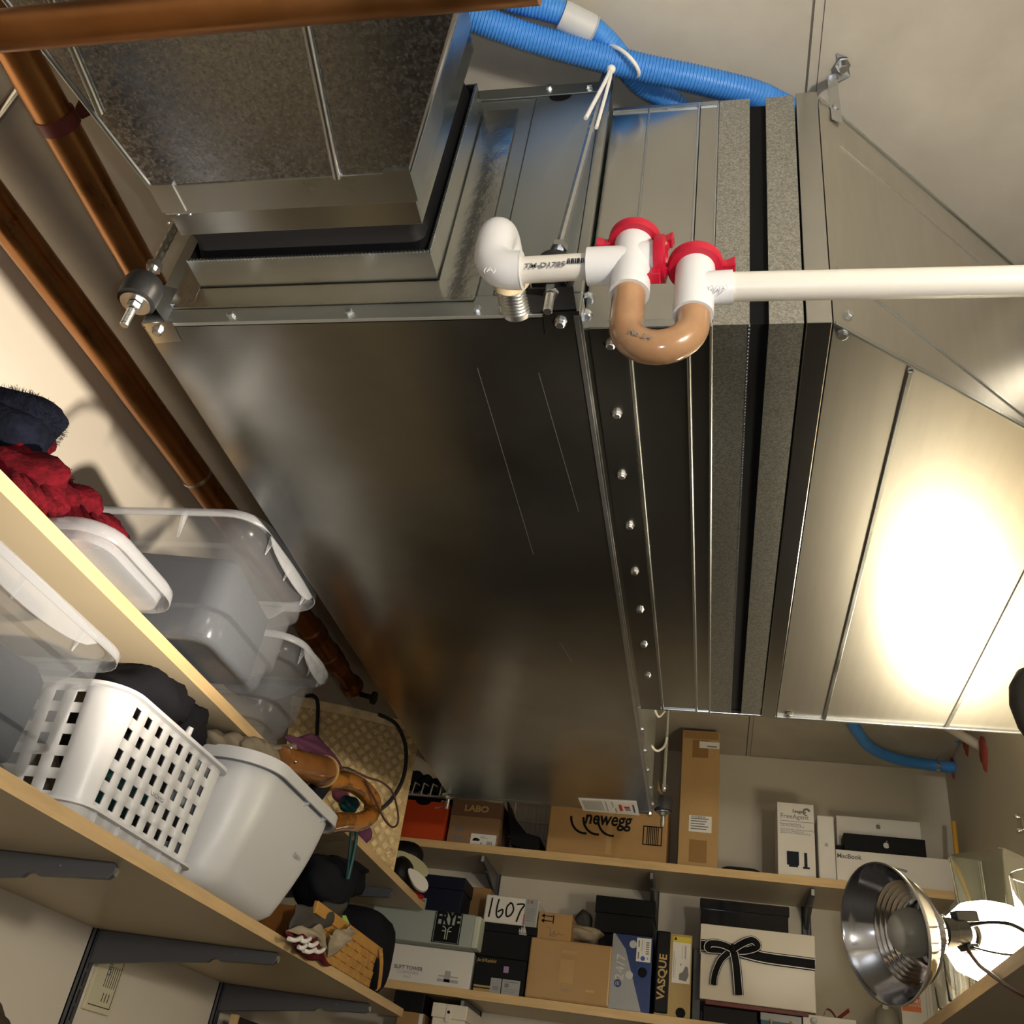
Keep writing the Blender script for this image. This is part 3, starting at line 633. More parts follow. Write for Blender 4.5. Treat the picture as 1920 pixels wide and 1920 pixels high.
# hoses on the back right
h3 = [at(u, v, z=1.128) for u, v in ((1585, 1325), (1602, 1362), (1628, 1398), (1672, 1420), (1730, 1432), (1775, 1438))]
h3[-1].x = XR
hb = tag(hose('bent_hose', 'smooth blue hose bending into the wall below the right duct', h3, 0.0165, pitch=0.02, corr=0.0), 'smooth blue hose bending into the right wall, above the white boxes', 'hose')
q = at(1758, 1433, z=1.128)
MB().lathe([(0.0172, -0.005), (0.0185, -0.005), (0.0185, 0.005), (0.0172, 0.005)], q, (1, 0.02, 0), n=24).build('hose_clamp', 'chrome', hb, smooth=40)
MB().lathe([(0.004, 0), (0.004, 0.03)], q+Vector((-0.0, -0.02, -0.012)), (0, 0, 1), n=8).build('clamp_screw', 'chrome', hb)
def blob(u, v, x, r, label, mat='sealant_red', sx=0.35):
    p = at(u, v, x=x); m = MB(); m.sphere(p, (r*sx, r*0.75, r*1.5), 14, 10, lambda d: 1+0.18*math.sin(7*d.z+5*d.y))
    return tag(m.build('sealant_patch', mat, smooth=60), label, 'sealant')
blob(1787, 1440, XR, 0.020, 'dark red sealant patch where the bent blue hose enters the wall')
blob(1812, 1392, XR, 0.024, 'dark red sealant patch around the short blue stub by the duct')
blob(1846, 1412, XR, 0.030, 'long red sealant drip on the right wall below the white conduit stub')
q = at(1800, 1385, x=XR); tag(MB().tube([q+Vector((-0.09, -0.02, 0.02)), q+Vector((-0.03, 0, 0.008)), q], 0.014, 16).build('hose_stub', 'blue_hose', smooth=50), 'short blue stub poking into the right wall beneath the duct', 'hose')
q = at(1838, 1400, x=XR); tag(MB().tube([q+Vector((-0.1, -0.03, 0.05)), q], 0.013, 16).build('conduit_stub', 'conduit_white', smooth=50), 'pale conduit stub entering the right wall beside red sealant', 'conduit')
# ================================================================== left shelving
SXF = -0.78; ZU = 0.5445; ZL = 0.2775; TH = 0.0195; SYE = 2.69
def shelf_l(label, zt, y1=SYE):
    t = thing('shelf_board', label, 'shelf', (SXF, 0.2, zt))
    MB().box((XW-SXF, -0.6, -TH), (-0.0008, y1-0.2, 0)).build('board', 'shelf_face', t)
    MB().box((-0.0008, -0.6, -TH), (0.0006, y1-0.2, 0)).build('edge_band', 'birch', t)
    MB().box((XW-SXF+0.005, y1-0.2, -TH), (0.0006, y1-0.2+0.0008, 0)).build('edge_band', 'birch_x', t)
    return t
shelf_l('upper left wall shelf with pale birch edge, holding the clear bins', ZU)
shelf_l('lower left wall shelf with pale birch edge, holding the white bins', ZL, 2.675)
shelf_l('lowest left wall shelf, under the olive bag', -0.30)
BRY = (1.245, 1.86, 2.47)
def bracket_mesh(L_):
    m = MB(); h0, h1 = 0.062, 0.022; w_ = 0.011
    prof = [(0, 0), (L_-0.006, 0), (L_, -0.006), (L_, -h1+0.008), (L_-0.008, -h1), (L_*0.70, -h1-0.006), (L_*0.685, -h1-0.002), (L_*0.655, -h1-0.004), (L_*0.64, -h1-0.010), (0.0, -h0)]
    m.prism([(x, -w_/2, z) for x, z in prof], (0, w_, 0)); return m
def bracket_l(y, zt, label):
    t = thing('shelf_bracket', label, 'bracket', (XW+0.012, y, zt-TH-0.0005))
    L_ = abs(XW-SXF)-0.035
    bracket_mesh(L_).build('arm', 'bracket_grey', t, bevel=0.002)
    MB().box((L_-0.0006, -0.0035, -0.017), (L_+0.0012, 0.0035, -0.006)).build('tip_highlight', 'zinc', t)
    MB().sphere((L_*0.78, -0.0056, -0.012), 0.0012, 8, 6).build('rivet', 'zinc', t)
for y, n_ in zip(BRY, ('nearest', 'middle', 'farthest')):
    bracket_l(y, ZL, f'{n_} dark grey bracket under the lower left shelf')
bracket_l(BRY[2], ZU, 'dark grey bracket under the upper left shelf beside the wicker basket')
def standard(x, y, label, face, z1=1.0):
    t = thing('wall_standard', label, 'wall rail', (x, y, -0.9))
    w_ = 0.0125
    m = MB()
    if face == 'x':
        m.box((0, -w_, 0), (0.003, w_, z1+0.9)); m.box((0, -w_, 0), (0.012, -w_+0.002, z1+0.9)); m.box((0, w_-0.002, 0), (0.012, w_, z1+0.9)); m.box((0.010, -w_, 0), (0.012, -0.003, z1+0.9)); m.box((0.010, 0.003, 0), (0.012, w_, z1+0.9))
    else:
        m.box((-w_, -0.003, 0), (w_, 0, z1+0.9)); m.box((-w_, -0.012, 0), (-w_+0.002, 0, z1+0.9)); m.box((w_-0.002, -0.012, 0), (w_, 0, z1+0.9)); m.box((-w_, -0.012, 0), (-0.003, -0.010, z1+0.9)); m.box((0.003, -0.012, 0), (w_, -0.010, z1+0.9))
    m.build('rail', 'bracket_grey', t)
    mm = MB()
    for k in range(36):
        z = 0.75+k*0.03
        if face == 'x': mm.box((0.0105, -0.0028, z), (0.0115, 0.0028, z+0.006))
        else: mm.box((-0.0028, -0.0115, z), (0.0028, -0.0105, z+0.006))
    mm.build('slot_bridge', 'bracket_grey', t)
for y, n_ in zip(BRY, ('nearest', 'middle', 'farthest')):
    standard(XW, y, f'{n_} dark grey vertical shelf rail on the left wall', 'x', 0.62)
# plaque, framed board and olive bag below
pq = thing('wall_plaque', 'cream printed plaque with black border on the left wall behind a shelf rail', 'plaque')
a = at(232, 1806, x=XW); b = at(203, 1906, x=XW)
yy1 = a.y; zz0 = b.z
MB().box((XW, yy1-0.10, zz0), (XW+0.008, yy1, zz0+0.16)).build('panel', 'cream_plaque', pq, bevel=0.002)
m = MB(); X_ = XW+0.0082
for y0, z0, y1, z1 in ((yy1-0.092, zz0+0.010, yy1-0.010, zz0+0.0115), (yy1-0.0115, zz0+0.010, yy1-0.010, zz0+0.15)): m.box((X_, y0, z0), (X_+0.0004, y1, z1))
for k in range(3): m.box((X_, yy1-0.05+k*0.011, zz0+0.020), (X_+0.0004, yy1-0.048+k*0.011, zz0+0.036))
for k in range(6): m.box((X_, yy1-0.060+k*0.008, zz0+0.046), (X_+0.0004, yy1-0.0585+k*0.008, zz0+0.085))
m.build('border_print', 'ink', pq)
text(pq, 'DINING', (X_+0.0003, yy1-0.054, zz0+0.10), 0.019, 'ink_grey', face=SIDE, rot=math.pi/2)
fr = thing('framed_board', 'dark board with pale wooden edge leaning on the left wall under the shelf', 'frame')
q = at(441, 1902, x=-1.13)
MB().box((-1.14, q.y, -0.28), (-1.12, q.y+0.007, q.z)).build('frame_edge', 'birch', fr)
MB().box((-1.14, q.y+0.007, -0.28), (-1.125, q.y+0.30, q.z-0.002)).build('board', 'black_housing', fr)
q = at(20, 1875, x=-0.90)
ol = thing('olive_bag', 'rounded olive fabric bag at the bottom left corner', 'bag')
zt = q.z
def superball(c, r, p=2.6, n=28, mm_=18, fn=None):
    def g(d):
        k = (abs(d.x)**p+abs(d.y)**p+abs(d.z)**p)**(-1/p); return k*(fn(d) if fn else 1)
    return MB().sphere(c, r, n, mm_, g)
cy = q.y-0.01
superball((-1.0, cy, -0.29+(zt+0.29)/2), (0.14, 0.105, (zt+0.29)/2), 3.0).build('bag_body', 'olive', ol, smooth=60)
pts = [Vector((-0.93+0.0, cy+0.107*math.sin(a_), -0.29+(zt+0.29)/2+((zt+0.29)/2+0.001)*math.cos(a_))) for a_ in [math.pi*(k-9)/20 for k in range(19)]]
MB().tube(pts, 0.004, 8).build('piping', 'olive', ol, smooth=60)

# ================================================================== clear bins
def clear_bin(name, label, x0, x1, y0, y1, z0, z1, taper=0.03, mat='clear_plastic', rim='clear_rim', rotz=0.0, group=None, fill=None, handle=True):
    """rounded translucent storage bin: x1 is the side toward the aisle"""
    cx, cy = (x0+x1)/2, (y0+y1)/2; hx, hy = (x1-x0)/2, (y1-y0)/2; H = z1-z0
    t = thing(name, label, 'storage bin', (cx, cy, z0), rotz, group)
    def ring(dx, z, r): return rrect(-hx+dx, hx-dx, -hy+dx, hy-dx, r, z, 6)
    m = MB()
    m.loft([ring(taper+0.018, 0.006, 0.03), ring(taper+0.014, 0.0, 0.03), ring(taper+0.006, 0.0, 0.035), ring(taper, 0.006, 0.038), ring(taper-0.004, H*0.22, 0.04),
            ring(taper-0.012, H*0.235, 0.042), ring(taper-0.016, H*0.72, 0.045), ring(taper-0.024, H*0.74, 0.047), ring(taper-0.026, H-0.004, 0.05)], True, False)
    m.build('body', mat, t, smooth=55, solid=0.0016)
    m = MB(); o = taper-0.026
    m.loft([ring(o, H-0.004, 0.05), ring(o-0.013, H, 0.056), ring(o-0.015, H-0.002, 0.058), ring(o-0.015, H-0.013, 0.058)], False, False)
    m.build('rim', rim, t, smooth=55, solid=0.0018)
    for s in (-0.55, 0.0, 0.55):
        MB().prism([(hx-o+0.001, s*hy, H-0.002), (hx-o+0.013, s*hy, H-0.002), (hx-o+0.002, s*hy, H-0.035)], (0, 0.003, 0)).build('rim_rib', rim, t)
    for s in (-0.5, 0.3):
        MB().prism([(s*hx, -hy+o-0.001, H-0.002), (s*hx, -hy+o-0.013, H-0.002), (s*hx, -hy+o-0.002, H-0.045)], (0.004, 0, 0)).build('rim_rib', rim, t)
    if handle:
        y_ = hy-o+0.012; x_ = hx-o+0.012; rg = []; rq = []
        for k in range(17):
            e = -1+2*k/16; d = 0.006+0.030*math.cos(e*math.pi/2)**0.6 if abs(e) < 0.999 else 0.006
            w_ = 0.010*math.cos(e*math.pi/2)
            rg.append([Vector((e*hx*0.62, y_, H-0.006)), Vector((e*hx*0.62, y_+0.0015+w_, H-0.007)), Vector((e*hx*0.62, y_+0.001+w_, H-0.007-d)), Vector((e*hx*0.62, y_-0.001+w_, H-0.007-d))])
            rq.append([Vector((x_, e*hy*0.66, H-0.006)), Vector((x_+0.0015+w_, e*hy*0.66, H-0.007)), Vector((x_+0.001+w_, e*hy*0.66, H-0.007-d)), Vector((x_-0.001+w_, e*hy*0.66, H-0.007-d))])
        MB().loft(rg).build('handle_lip', rim, t, smooth=40); MB().loft(rq).build('handle_lip', rim, t, smooth=40)
    return t
def wavy_pile(name, label, x0, x1, y0, y1, z0, zt, mat, cat='clothing', seed=1, amp=0.010):
    rnd = random.Random(seed); ph = [rnd.uniform(0, 6.28) for _ in range(8)]; G = 20; rows = []
    def zz_(x, y): return zt+amp*(math.sin(30*y+22*x+ph[0])+0.7*math.sin(47*y-35*x+ph[1])+0.6*math.sin(64*x+ph[2]))-0.008
    n = 14; H = zt-z0
    rings = []
    for k, (f, gr) in enumerate(((0.0, 0.012), (0.03, 0.002), (0.5, 0.0), (0.86, 0.0), (0.97, 0.010), (1.0, 0.035), (1.0, 0.08))):
        r = rrect(x0+gr, x1-gr, y0+gr, y1-gr, 0.03, 0, 9)
        rings.append([Vector((p.x+0.002*math.sin(60*p.y+k), p.y, z0+(zz_(p.x, p.y)-z0)*f)) for p in r])
    m = MB(); m.loft(rings); return tag(m.build(name, mat, smooth=70), label, cat)
def drape(name, mat, parent, px4, x, ripple=0.006, freq=14, seed=0, G=18, thick=0.002, bulge=0.02):
    """cloth patch spanned by four pixel corners on the plane x, rippled and bulging to the aisle"""
    rnd = random.Random(seed); ph = [rnd.uniform(0, 6.28) for _ in range(6)]; c = [at(u, v, x=x) for u, v in px4]; m = MB(); vs = []; fs = []
    for i in range(G+1):
        for j in range(G+1):
            s_, t_ = i/G, j/G; p = (c[0]*(1-s_)+c[1]*s_)*(1-t_)+(c[3]*(1-s_)+c[2]*s_)*t_
            e = math.sin(math.pi*s_)*math.sin(math.pi*t_)
            w_ = ripple*(math.sin(freq*s_+4*t_+ph[0])+0.6*math.sin(freq*1.7*s_-5*t_+ph[1])+0.4*math.sin(9*t_+ph[2]))
            ed = 0.002*math.sin(9*t_+ph[3]) if i in (0, G) else 0
            vs.append(p+Vector((w_+bulge*e, ed, 0.004*math.sin(12*s_+ph[4])*(1 if j in (0, G) else 0.3))))
    for i in range(G):
        for j in range(G): a_ = i*(G+1)+j; fs.append((a_, a_+G+1, a_+G+2, a_+1))
    m.add(vs, fs); return m.build(name, mat, parent, smooth=80, solid=thick)
clear_bin('clear_bin', 'large clear plastic bin overhanging the upper left shelf, beside the red scarf', -1.03, -0.672, 1.075, 1.355, ZU+0.0005, 0.737, 0.035)
wavy_pile('folded_clothing', 'slate grey folded clothing inside the large clear bin', -1.00, -0.722, 1.122, 1.312, ZU+0.012, 0.698, 'cloth_slate', seed=3)
clear_bin('clear_bin', 'smaller clear plastic bin between the large clear bin and the straw tote', -0.98, -0.715, 1.372, 1.545, ZU+0.0005, 0.685, 0.025, mat='clear_plastic')
clear_bin('clear_bin', 'greyish clear bin at the left end of the lower shelf, beside the perforated basket', -1.10, -0.742, 0.56, 1.005, ZL+0.0005, 0.452, 0.03, mat='grey_plastic')
wavy_pile('folded_clothing', 'slate folded clothing filling the greyish clear bin on the lower shelf', -1.07, -0.790, 0.60, 0.960, ZL+0.012, 0.405, 'cloth_slate', seed=5)
lid = thing('clear_tray', 'shallow clear plastic lid lying on the upper shelf beside the red scarf', 'tray', (-0.84, 0.955, ZU+0.0005))
def rr(dx, z, r, hx=0.11, hy=0.10): return rrect(-hx+dx, hx-dx, -hy+dx, hy-dx, r, z, 6)
MB().loft([rr(0.016, 0.0, 0.04), rr(0.010, 0.002, 0.04), rr(0.006, 0.024, 0.045), rr(0.0, 0.027, 0.05), rr(-0.004, 0.022, 0.05), rr(-0.005, 0.006, 0.05)], True, False).build('tray_shell', 'clear_rim', lid, smooth=50, solid=0.0016)

# ================================================================== scarf and hat
def lumps(name, mat, parent, specs, seed=0, amp=0.12, n=28, mm_=18):
    rnd = random.Random(seed); m = MB()
    for c, r in specs:
        ph = [rnd.uniform(0, 6.28) for _ in range(6)]
        def fn(d, ph=ph): return 1+amp*math.sin(5*d.x+3*d.z+ph[0])+amp*.7*math.sin(8*d.y+4*d.z+ph[1])+amp*.4*math.sin(15*d.y-9*d.x+ph[2])
        m.sphere(c, r, n, mm_, fn)
    return m.build(name, mat, parent, smooth=80)
sf = thing('scarf', 'crumpled dark red fringed scarf on the upper left shelf', 'scarf')
S = lambda u, v, x=-0.83: at(u, v, x=x)
lumps('cloth', 'cloth_red', sf, [(S(35, 905, -0.86), (0.06, 0.045, 0.04)), (S(70, 940, -0.85), (0.06, 0.05, 0.036)), (S(115, 950, -0.86), (0.055, 0.045, 0.033)), (S(20, 860, -0.90), (0.05, 0.035, 0.04)),
      (S(150, 985, -0.87), (0.04, 0.05, 0.024)), (S(187, 995, -0.88), (0.034, 0.044, 0.018)), (S(95, 985, -0.84), (0.05, 0.05, 0.025)), (S(30, 825, -0.93), (0.05, 0.03, 0.035))], 4, 0.13)
mm = MB(); rnd = random.Random(3)
for k in range(46):
    u = 105+rnd.random()*40; v = 898+ (u-105)*0.55 + rnd.uniform(-3, 12)
    p = S(u, v, -0.86); q = p+Vector((rnd.uniform(-0.01, 0.015), rnd.uniform(-0.008, 0.016), rnd.uniform(0.002, 0.018))); mm.tube([p-Vector((0, 0, 0.012)), p, p.lerp(q, .5)+Vector((rnd.uniform(-.003, .003), rnd.uniform(-.003, .003), 0)), q], 0.0007, 4)
for k in range(30):
    s_ = k/30; p = S(205+14*s_, 1008-26*s_, -0.875); mm.tube([p-Vector((0, 0.008, 0)), p, p+Vector((rnd.uniform(-.002, .006), 0.008+rnd.random()*0.006, rnd.uniform(-0.003, 0.002)))], 0.0007, 4)
mm.build('fringe', 'cloth_red', sf)['kind'] = 'stuff'
# raised folds
mm = MB()
for k in range(9):
    u0 = 20+k*19; p = [S(u0, 880+k*10, -0.815), S(u0+12, 905+k*11, -0.80), S(u0+22, 935+k*8, -0.805), S(u0+20, 955+k*6, -0.82)]
    mm.tube(spline(p, 5), [0.003+0.005*math.sin(math.pi*i/15) for i in range(16)], 8)
mm.build('fold', 'cloth_red', sf, smooth=70)
ht = thing('knit_hat', 'fuzzy navy knitted hat lying on the red scarf at the left edge', 'hat')
lumps('knit', 'cloth_navy', ht, [(S(8, 790, -0.93), (0.085, 0.055, 0.038)), (S(-5, 815, -0.92), (0.075, 0.05, 0.035))], 8, 0.05)
mm = MB(); rnd = random.Random(9); c = S(8, 790, -0.93)
for k in range(2600):
    d = Vector((rnd.gauss(0, 1), rnd.gauss(0, 1), rnd.gauss(0, 1))).normalized(); p = c+Vector((d.x*0.086, d.y*0.056, d.z*0.039))
    q = p+d*0.0012+Vector((rnd.uniform(-.0025, .0025), rnd.uniform(-.0025, .0025), rnd.uniform(-.0025, .0025))); mm.tube([p-d*0.003, q], 0.00022, 3)
mm.build('fuzz', 'cloth_navy', ht)['kind'] = 'stuff'

# ================================================================== perforated basket
bk = thing('perforated_basket', 'white plastic basket with square holes labelled Gloves on the lower left shelf', 'basket', (-0.775, 1.068, ZL+0.0005))
BW, BH, BD = 0.342, 0.168, 0.26          # along y, up, depth (toward -x)
def basket_wall():
    m = MB(); r = 0.040; tp_ = 0.016
    # perimeter: start at the back left, along the near side (-y), round corner, along the front (+x)
    def per(s, z):
        k = z/BH; off = tp_*(1-k)
        segs = [('S', BD-r), ('A', r*math.pi/2), ('F', BW-2*r), ('B', r*math.pi/2), ('E', BD-r)]
        for nme, L_ in segs:
            if s <= L_+1e-9 or nme == 'E':
                if nme == 'S': return Vector((-BD+s, 0+off, z))
                if nme == 'A':
                    a_ = -math.pi/2+s/r; return Vector((-r+(r-off*0.7)*math.cos(a_), r+(r-off)*math.sin(a_), z))
                if nme == 'F': return Vector((0-off*0.7, r+s, z))
                if nme == 'B':
                    a_ = s/r; return Vector((-r+(r-off*0.7)*math.cos(a_), BW-r+(r-off)*math.sin(a_), z))
                return Vector((-r-s, BW-off, z))
            s -= L_
    LS = BD-r; LA = r*math.pi/2; LF = BW-2*r; tot = LS+LA+LF+LA+LS
    hw = 0.0155; hh = 0.0155; sh = []
    for k in range(6): c_ = LS-0.012-k*0.033; sh.append((c_-hw, c_))
    f0 = LS+LA+0.0
    for k in range(8): sh.append((f0+k*0.0325+0.002, f0+k*0.0325+0.002+hw))
    for k in range(6): c_ = LS+2*LA+LF+0.01+k*0.033; sh.append((c_, c_+hw))
    sh.sort(); zs = [(0.024+k*0.029, 0.024+k*0.029+hh) for k in range(5)]
    ss = sorted(set([0.0, tot]+[v for h_ in sh for v in h_]+[LS+LA*k/6 for k in range(7)]+[LS+LA+LF+LA*k/6 for k in range(7)]))
    zz = sorted(set([0.0, BH]+[v for h_ in zs for v in h_]))
    nv = len(zz); vs = [per(s, z) for s in ss for z in zz]; fs = []
    for i in range(len(ss)-1):
        for j in range(nv-1):
            sm = (ss[i]+ss[i+1])/2; zm = (zz[j]+zz[j+1])/2
            if any(a_ < sm < b_ for a_, b_ in sh) and any(a_ < zm < b_ for a_, b_ in zs): continue
            fs.append((i*nv+j, (i+1)*nv+j, (i+1)*nv+j+1, i*nv+j+1))
    m.add(vs, fs); return m, per, tot
bw, per, tot = basket_wall()
o = bw.build('wall', 'white_plastic', bk, smooth=35, solid=0.0035)
N_ = 90; ring_t = [per(tot*k/N_, BH) for k in range(N_+1)]; ring_b = [per(tot*k/N_, 0.016) for k in range(N_+1)]
cen = Vector((-BD/2, BW/2, 0))
def flange(ring, z0, out, th):
    m = MB(); rings = []
    for i, p in enumerate(ring):
        a_ = ring[max(i-1, 0)]; b_ = ring[min(i+1, len(ring)-1)]; t_ = (b_-a_).normalized(); n_ = Vector((t_.y, -t_.x, 0))
        rings.append([Vector((p.x, p.y, z0))-n_*0.001, Vector((p.x, p.y, z0))+n_*out, Vector((p.x, p.y, z0+th))+n_*out, Vector((p.x, p.y, z0+th))-n_*0.001])
    m.loft(rings); return m
flange(ring_t, BH-0.004, 0.011, 0.005).build('top_rim', 'white_plastic', bk, smooth=50)
flange(ring_b, 0.012, 0.012, 0.004).build('bottom_flange', 'white_plastic', bk, smooth=50)
MB().loft([rrect(-BD+0.03, -0.022, 0.03, BW-0.022, 0.04, 0.0, 6), rrect(-BD+0.028, -0.016, 0.026, BW-0.02, 0.04, 0.014, 6)]).build('base', 'white_plastic', bk, smooth=40)
for k in range(5): MB().box((-0.02, 0.05+k*0.06, 0.0), (-0.005, 0.053+k*0.06, 0.013)).build('base_rib', 'white_plastic', bk)
MB().lathe([(0.005, 0), (0.006, 0.004), (0.0045, 0.018)], (-0.004, 0.19, BH+0.001), (0.2, 0, 1), n=14).build('peg', 'white_plastic', bk, smooth=40)
MB().box((-0.0058, 0.135, 0.0685), (-0.0050, 0.21, 0.0815)).build('label_strip', 'paper', bk)
text(bk, 'Gloves', (-0.0046, 0.172, 0.0755), 0.0145, 'ink_grey', face=SIDE, rot=0.0)
def glove(u, v, x, r, mat, label, seed):
    t = thing('glove', label, 'glove'); lumps('cloth', mat, t, [(at(u, v, x=x), r)], seed, 0.12); return t
glove(215, 1490, -0.86, (0.05, 0.06, 0.03), 'teal', 'teal glove showing through the lower left holes of the basket', 2)
glove(295, 1545, -0.86, (0.05, 0.07, 0.025), 'cloth_grey', 'grey glove showing through the lower middle holes of the basket', 3)
lum = thing('black_garment', 'black woollen garment heaped on top of the perforated basket', 'clothing')
lumps('cloth', 'cloth_dark', lum, [(at(255, 1315, x=-0.86), (0.07, 0.08, 0.05)), (at(300, 1318, x=-0.87), (0.06, 0.05, 0.045)), (at(345, 1345, x=-0.84), (0.04, 0.035, 0.03)), (at(310, 1360, x=-0.87), (0.06, 0.07, 0.04)), (at(230, 1420, x=-0.90), (0.07, 0.13, 0.06)), (at(330, 1450, x=-0.9), (0.06, 0.1, 0.06))], 11, 0.09)

# ================================================================== white bin
wb = thing('white_bin', 'smooth white plastic bin with curved sides and rim handle on the lower left shelf', 'storage bin', (0, 0, 0))
zb0 = ZL+0.0005; WH = 0.207
def wr(z):
    k = (z-zb0)/WH
    return rrect(-1.05+0.03*(1-k), -0.768+0.048*k+0.012*math.sin(k*3.0), 1.405+0.015*(1-k), 1.715+0.075*k, 0.05+0.03*k, z, 10)
lv = [zb0+WH*k/14 for k in range(15)]
def shrink(r, d):
    cx = sum(p.x for p in r)/len(r); cy = sum(p.y for p in r)/len(r)
    return [Vector((p.x+(cx-p.x)*d, p.y+(cy-p.y)*d, p.z)) for p in r]
bot = [Vector((p.x, p.y, zb0)) for p in shrink(wr(zb0), 0.10)]
MB().loft([bot, [p+Vector((0, 0, 0.006)) for p in shrink(wr(zb0), 0.03)]]+[[Vector((p.x, p.y, z)) for p in wr(z)] for z in lv[1:]], True, False).build('body', 'bin_white', wb, smooth=60, solid=0.003)
tr_ = wr(zb0+WH)
def grow(r, d): return shrink(r, -d)
ov = grow(tr_, 0.085)
MB().loft([[p+Vector((0, 0, -0.002)) for p in tr_], [p+Vector((0, 0, 0.004)) for p in grow(tr_, 0.03)], [p+Vector((0, 0, 0.003)) for p in grow(tr_, 0.085)], [p+Vector((0, 0, -0.016)) for p in ov], [p+Vector((0, 0, -0.016)) for p in grow(tr_, 0.07)], [p+Vector((0, 0, -0.004)) for p in grow(tr_, 0.05)]], False, False).build('rim', 'bin_white', wb, smooth=50, solid=0.002)
for y in (1.60, 1.69): MB().prism([(-0.728, y, zb0+WH-0.030), (-0.728, y, zb0+WH), (-0.706, y, zb0+WH), (-0.709, y, zb0+WH-0.018)], (0, 0.004, 0)).build('rim_gusset', 'bin_white', wb)
text(wb, 'Dabble', at(555, 1606, x=-0.728)+Vector((0.003, 0, 0)), 0.0105, 'ink_mid', face=SIDE, rot=0.0, name='faint_logo')

# ================================================================== umbrellas
u1 = thing('umbrella', 'folded taupe umbrella with ribbed brown leather handle behind the white bin rim', 'umbrella')
a = at(522, 1425, x=-0.745); b = at(610, 1447, x=-0.735)
pr_ = []
for k in range(13):
    s = k/12; pr_.append((0.026+0.003*s-0.0015*(k % 3 == 0), s*(b-a).length))
MB().lathe([(0.012, -0.002)]+pr_+[(0.024, (b-a).length+0.004)], a, b-a, n=28).build('handle', 'leather_brown', u1, smooth=40)
MB().lathe([(0.0, 0.0), (0.0215, 0.0005), (0.0215, 0.0015)], b+(b-a).normalized()*0.004, b-a, n=24).build('end_cap', 'straw_light', u1, smooth=30)
MB().lathe([(0.0305, 0.0), (0.031, 0.003), (0.0305, 0.006)], b-(b-a).normalized()*0.009, b-a, n=28).build('gold_ring', 'gold_print', u1, smooth=40)
c = a-(b-a)*2.0+Vector((-0.05, 0, 0.01))
lumps('canopy', 'cloth_taupe', u1, [(at(505, 1418, x=-0.755), (0.016, 0.04, 0.018)), (at(480, 1412, x=-0.77), (0.022, 0.05, 0.022)), (at(445, 1408, x=-0.80), (0.03, 0.06, 0.024)), (at(410, 1404, x=-0.82), (0.03, 0.06, 0.022))], 6, 0.08)
mm = MB()
for k in range(6): mm.sphere(a+Vector((0.003*math.cos(k), 0.0, 0))+Vector((0.028*math.cos(k*1.05), 0.002, 0.028*math.sin(k*1.05))), 0.0035, 8, 6)
mm.build('rib_tip', 'chrome', u1, smooth=60)
mm = MB(); pts = [at(500, 1404, x=-0.75), at(535, 1401, x=-0.745), at(552, 1399, x=-0.745)]
mm.tube(pts, 0.005, 6); mm.build('tip_strap', 'cloth_taupe', u1)
u2 = thing('umbrella', 'umbrella with glossy curved wooden crook handle above the upper shelf edge', 'umbrella')
path = [at(u, v, x=xx) for u, v, xx in ((608, 1466, -0.742), (640, 1463, -0.738), (672, 1474, -0.735), (697, 1500, -0.735), (694, 1527, -0.735), (672, 1541, -0.737), (640, 1541, -0.74), (615, 1545, -0.745))]
MB().tube(spline(path, 6), 0.0195, 20).build('crook_handle', 'wood_gloss', u2, smooth=70)
q = at(605, 1470, x=-0.745); MB().tube([q, q+Vector((-0.03, -0.02, -0.07)), q+Vector((-0.06, -0.04, -0.16))], [0.018, 0.024, 0.02], 16).build('canopy', 'cloth_dark', u2, smooth=60)
cd = thing('wrist_cord', 'thin dark brown cord looped over the wooden crook handle', 'cord')
X_ = -0.71
MB().tube(spline([at(598, 1470, x=X_), at(618, 1462, x=X_), at(645, 1440, x=X_), at(668, 1448, x=X_), at(690, 1458, x=X_), at(718, 1468, x=X_), at(738, 1490, x=X_), at(747, 1535, x=X_), at(738, 1551, x=X_), at(722, 1538, x=X_), at(703, 1500, x=X_), at(684, 1462, x=X_)], 6), 0.0024, 8).build('cord', 'cord_brown', cd, smooth=60)
MB().tube(spline([at(612, 1418, x=X_-0.02), at(632, 1432, x=X_-0.01), at(645, 1441, x=X_)], 5), 0.0018, 8).build('cord', 'cord_brown', cd, smooth=60)
MB().tube([at(643, 1440, x=X_), at(665, 1447, x=X_)], 0.0036, 10).build('ferrule', 'chrome', cd, smooth=40)
pu = thing('purple_cloth', 'dusty purple cloth hanging behind the brown umbrella handle', 'cloth')
pl_ = [(540, 1378), (575, 1378), (605, 1398), (625, 1425), (640, 1440), (620, 1462), (585, 1420), (550, 1400)]
vs = [at(u, v, x=-0.84) for u, v in pl_]
drape('cloth', 'cloth_purple', pu, ((535, 1382), (600, 1376), (648, 1452), (600, 1440)), -0.84, 0.004, 8, 12)
q = at(638, 1490, x=-0.83); lumps('pompom', 'cloth_pink', pu, [(q, (0.02, 0.018, 0.016))], 5, 0.08)
tg = thing('teal_cord', 'dark teal strap hanging over the end of the upper shelf edge', 'strap')
MB().tube(spline([at(640, 1510, x=-0.79), at(662, 1530, x=-0.775), at(668, 1560, x=-0.772), at(664, 1595, x=-0.772), at(652, 1648, x=-0.775)], 6), 0.0045, 8).build('strap', 'teal', tg, smooth=60)
MB().tube(spline([at(660, 1552, x=-0.775), at(655, 1600, x=-0.775), at(650, 1648, x=-0.777)], 6), 0.003, 8).build('strap', 'teal', tg, smooth=60)
lumps('pouch', 'teal', tg, [(at(655, 1508, x=-0.80), (0.022, 0.025, 0.018))], 3, 0.06)
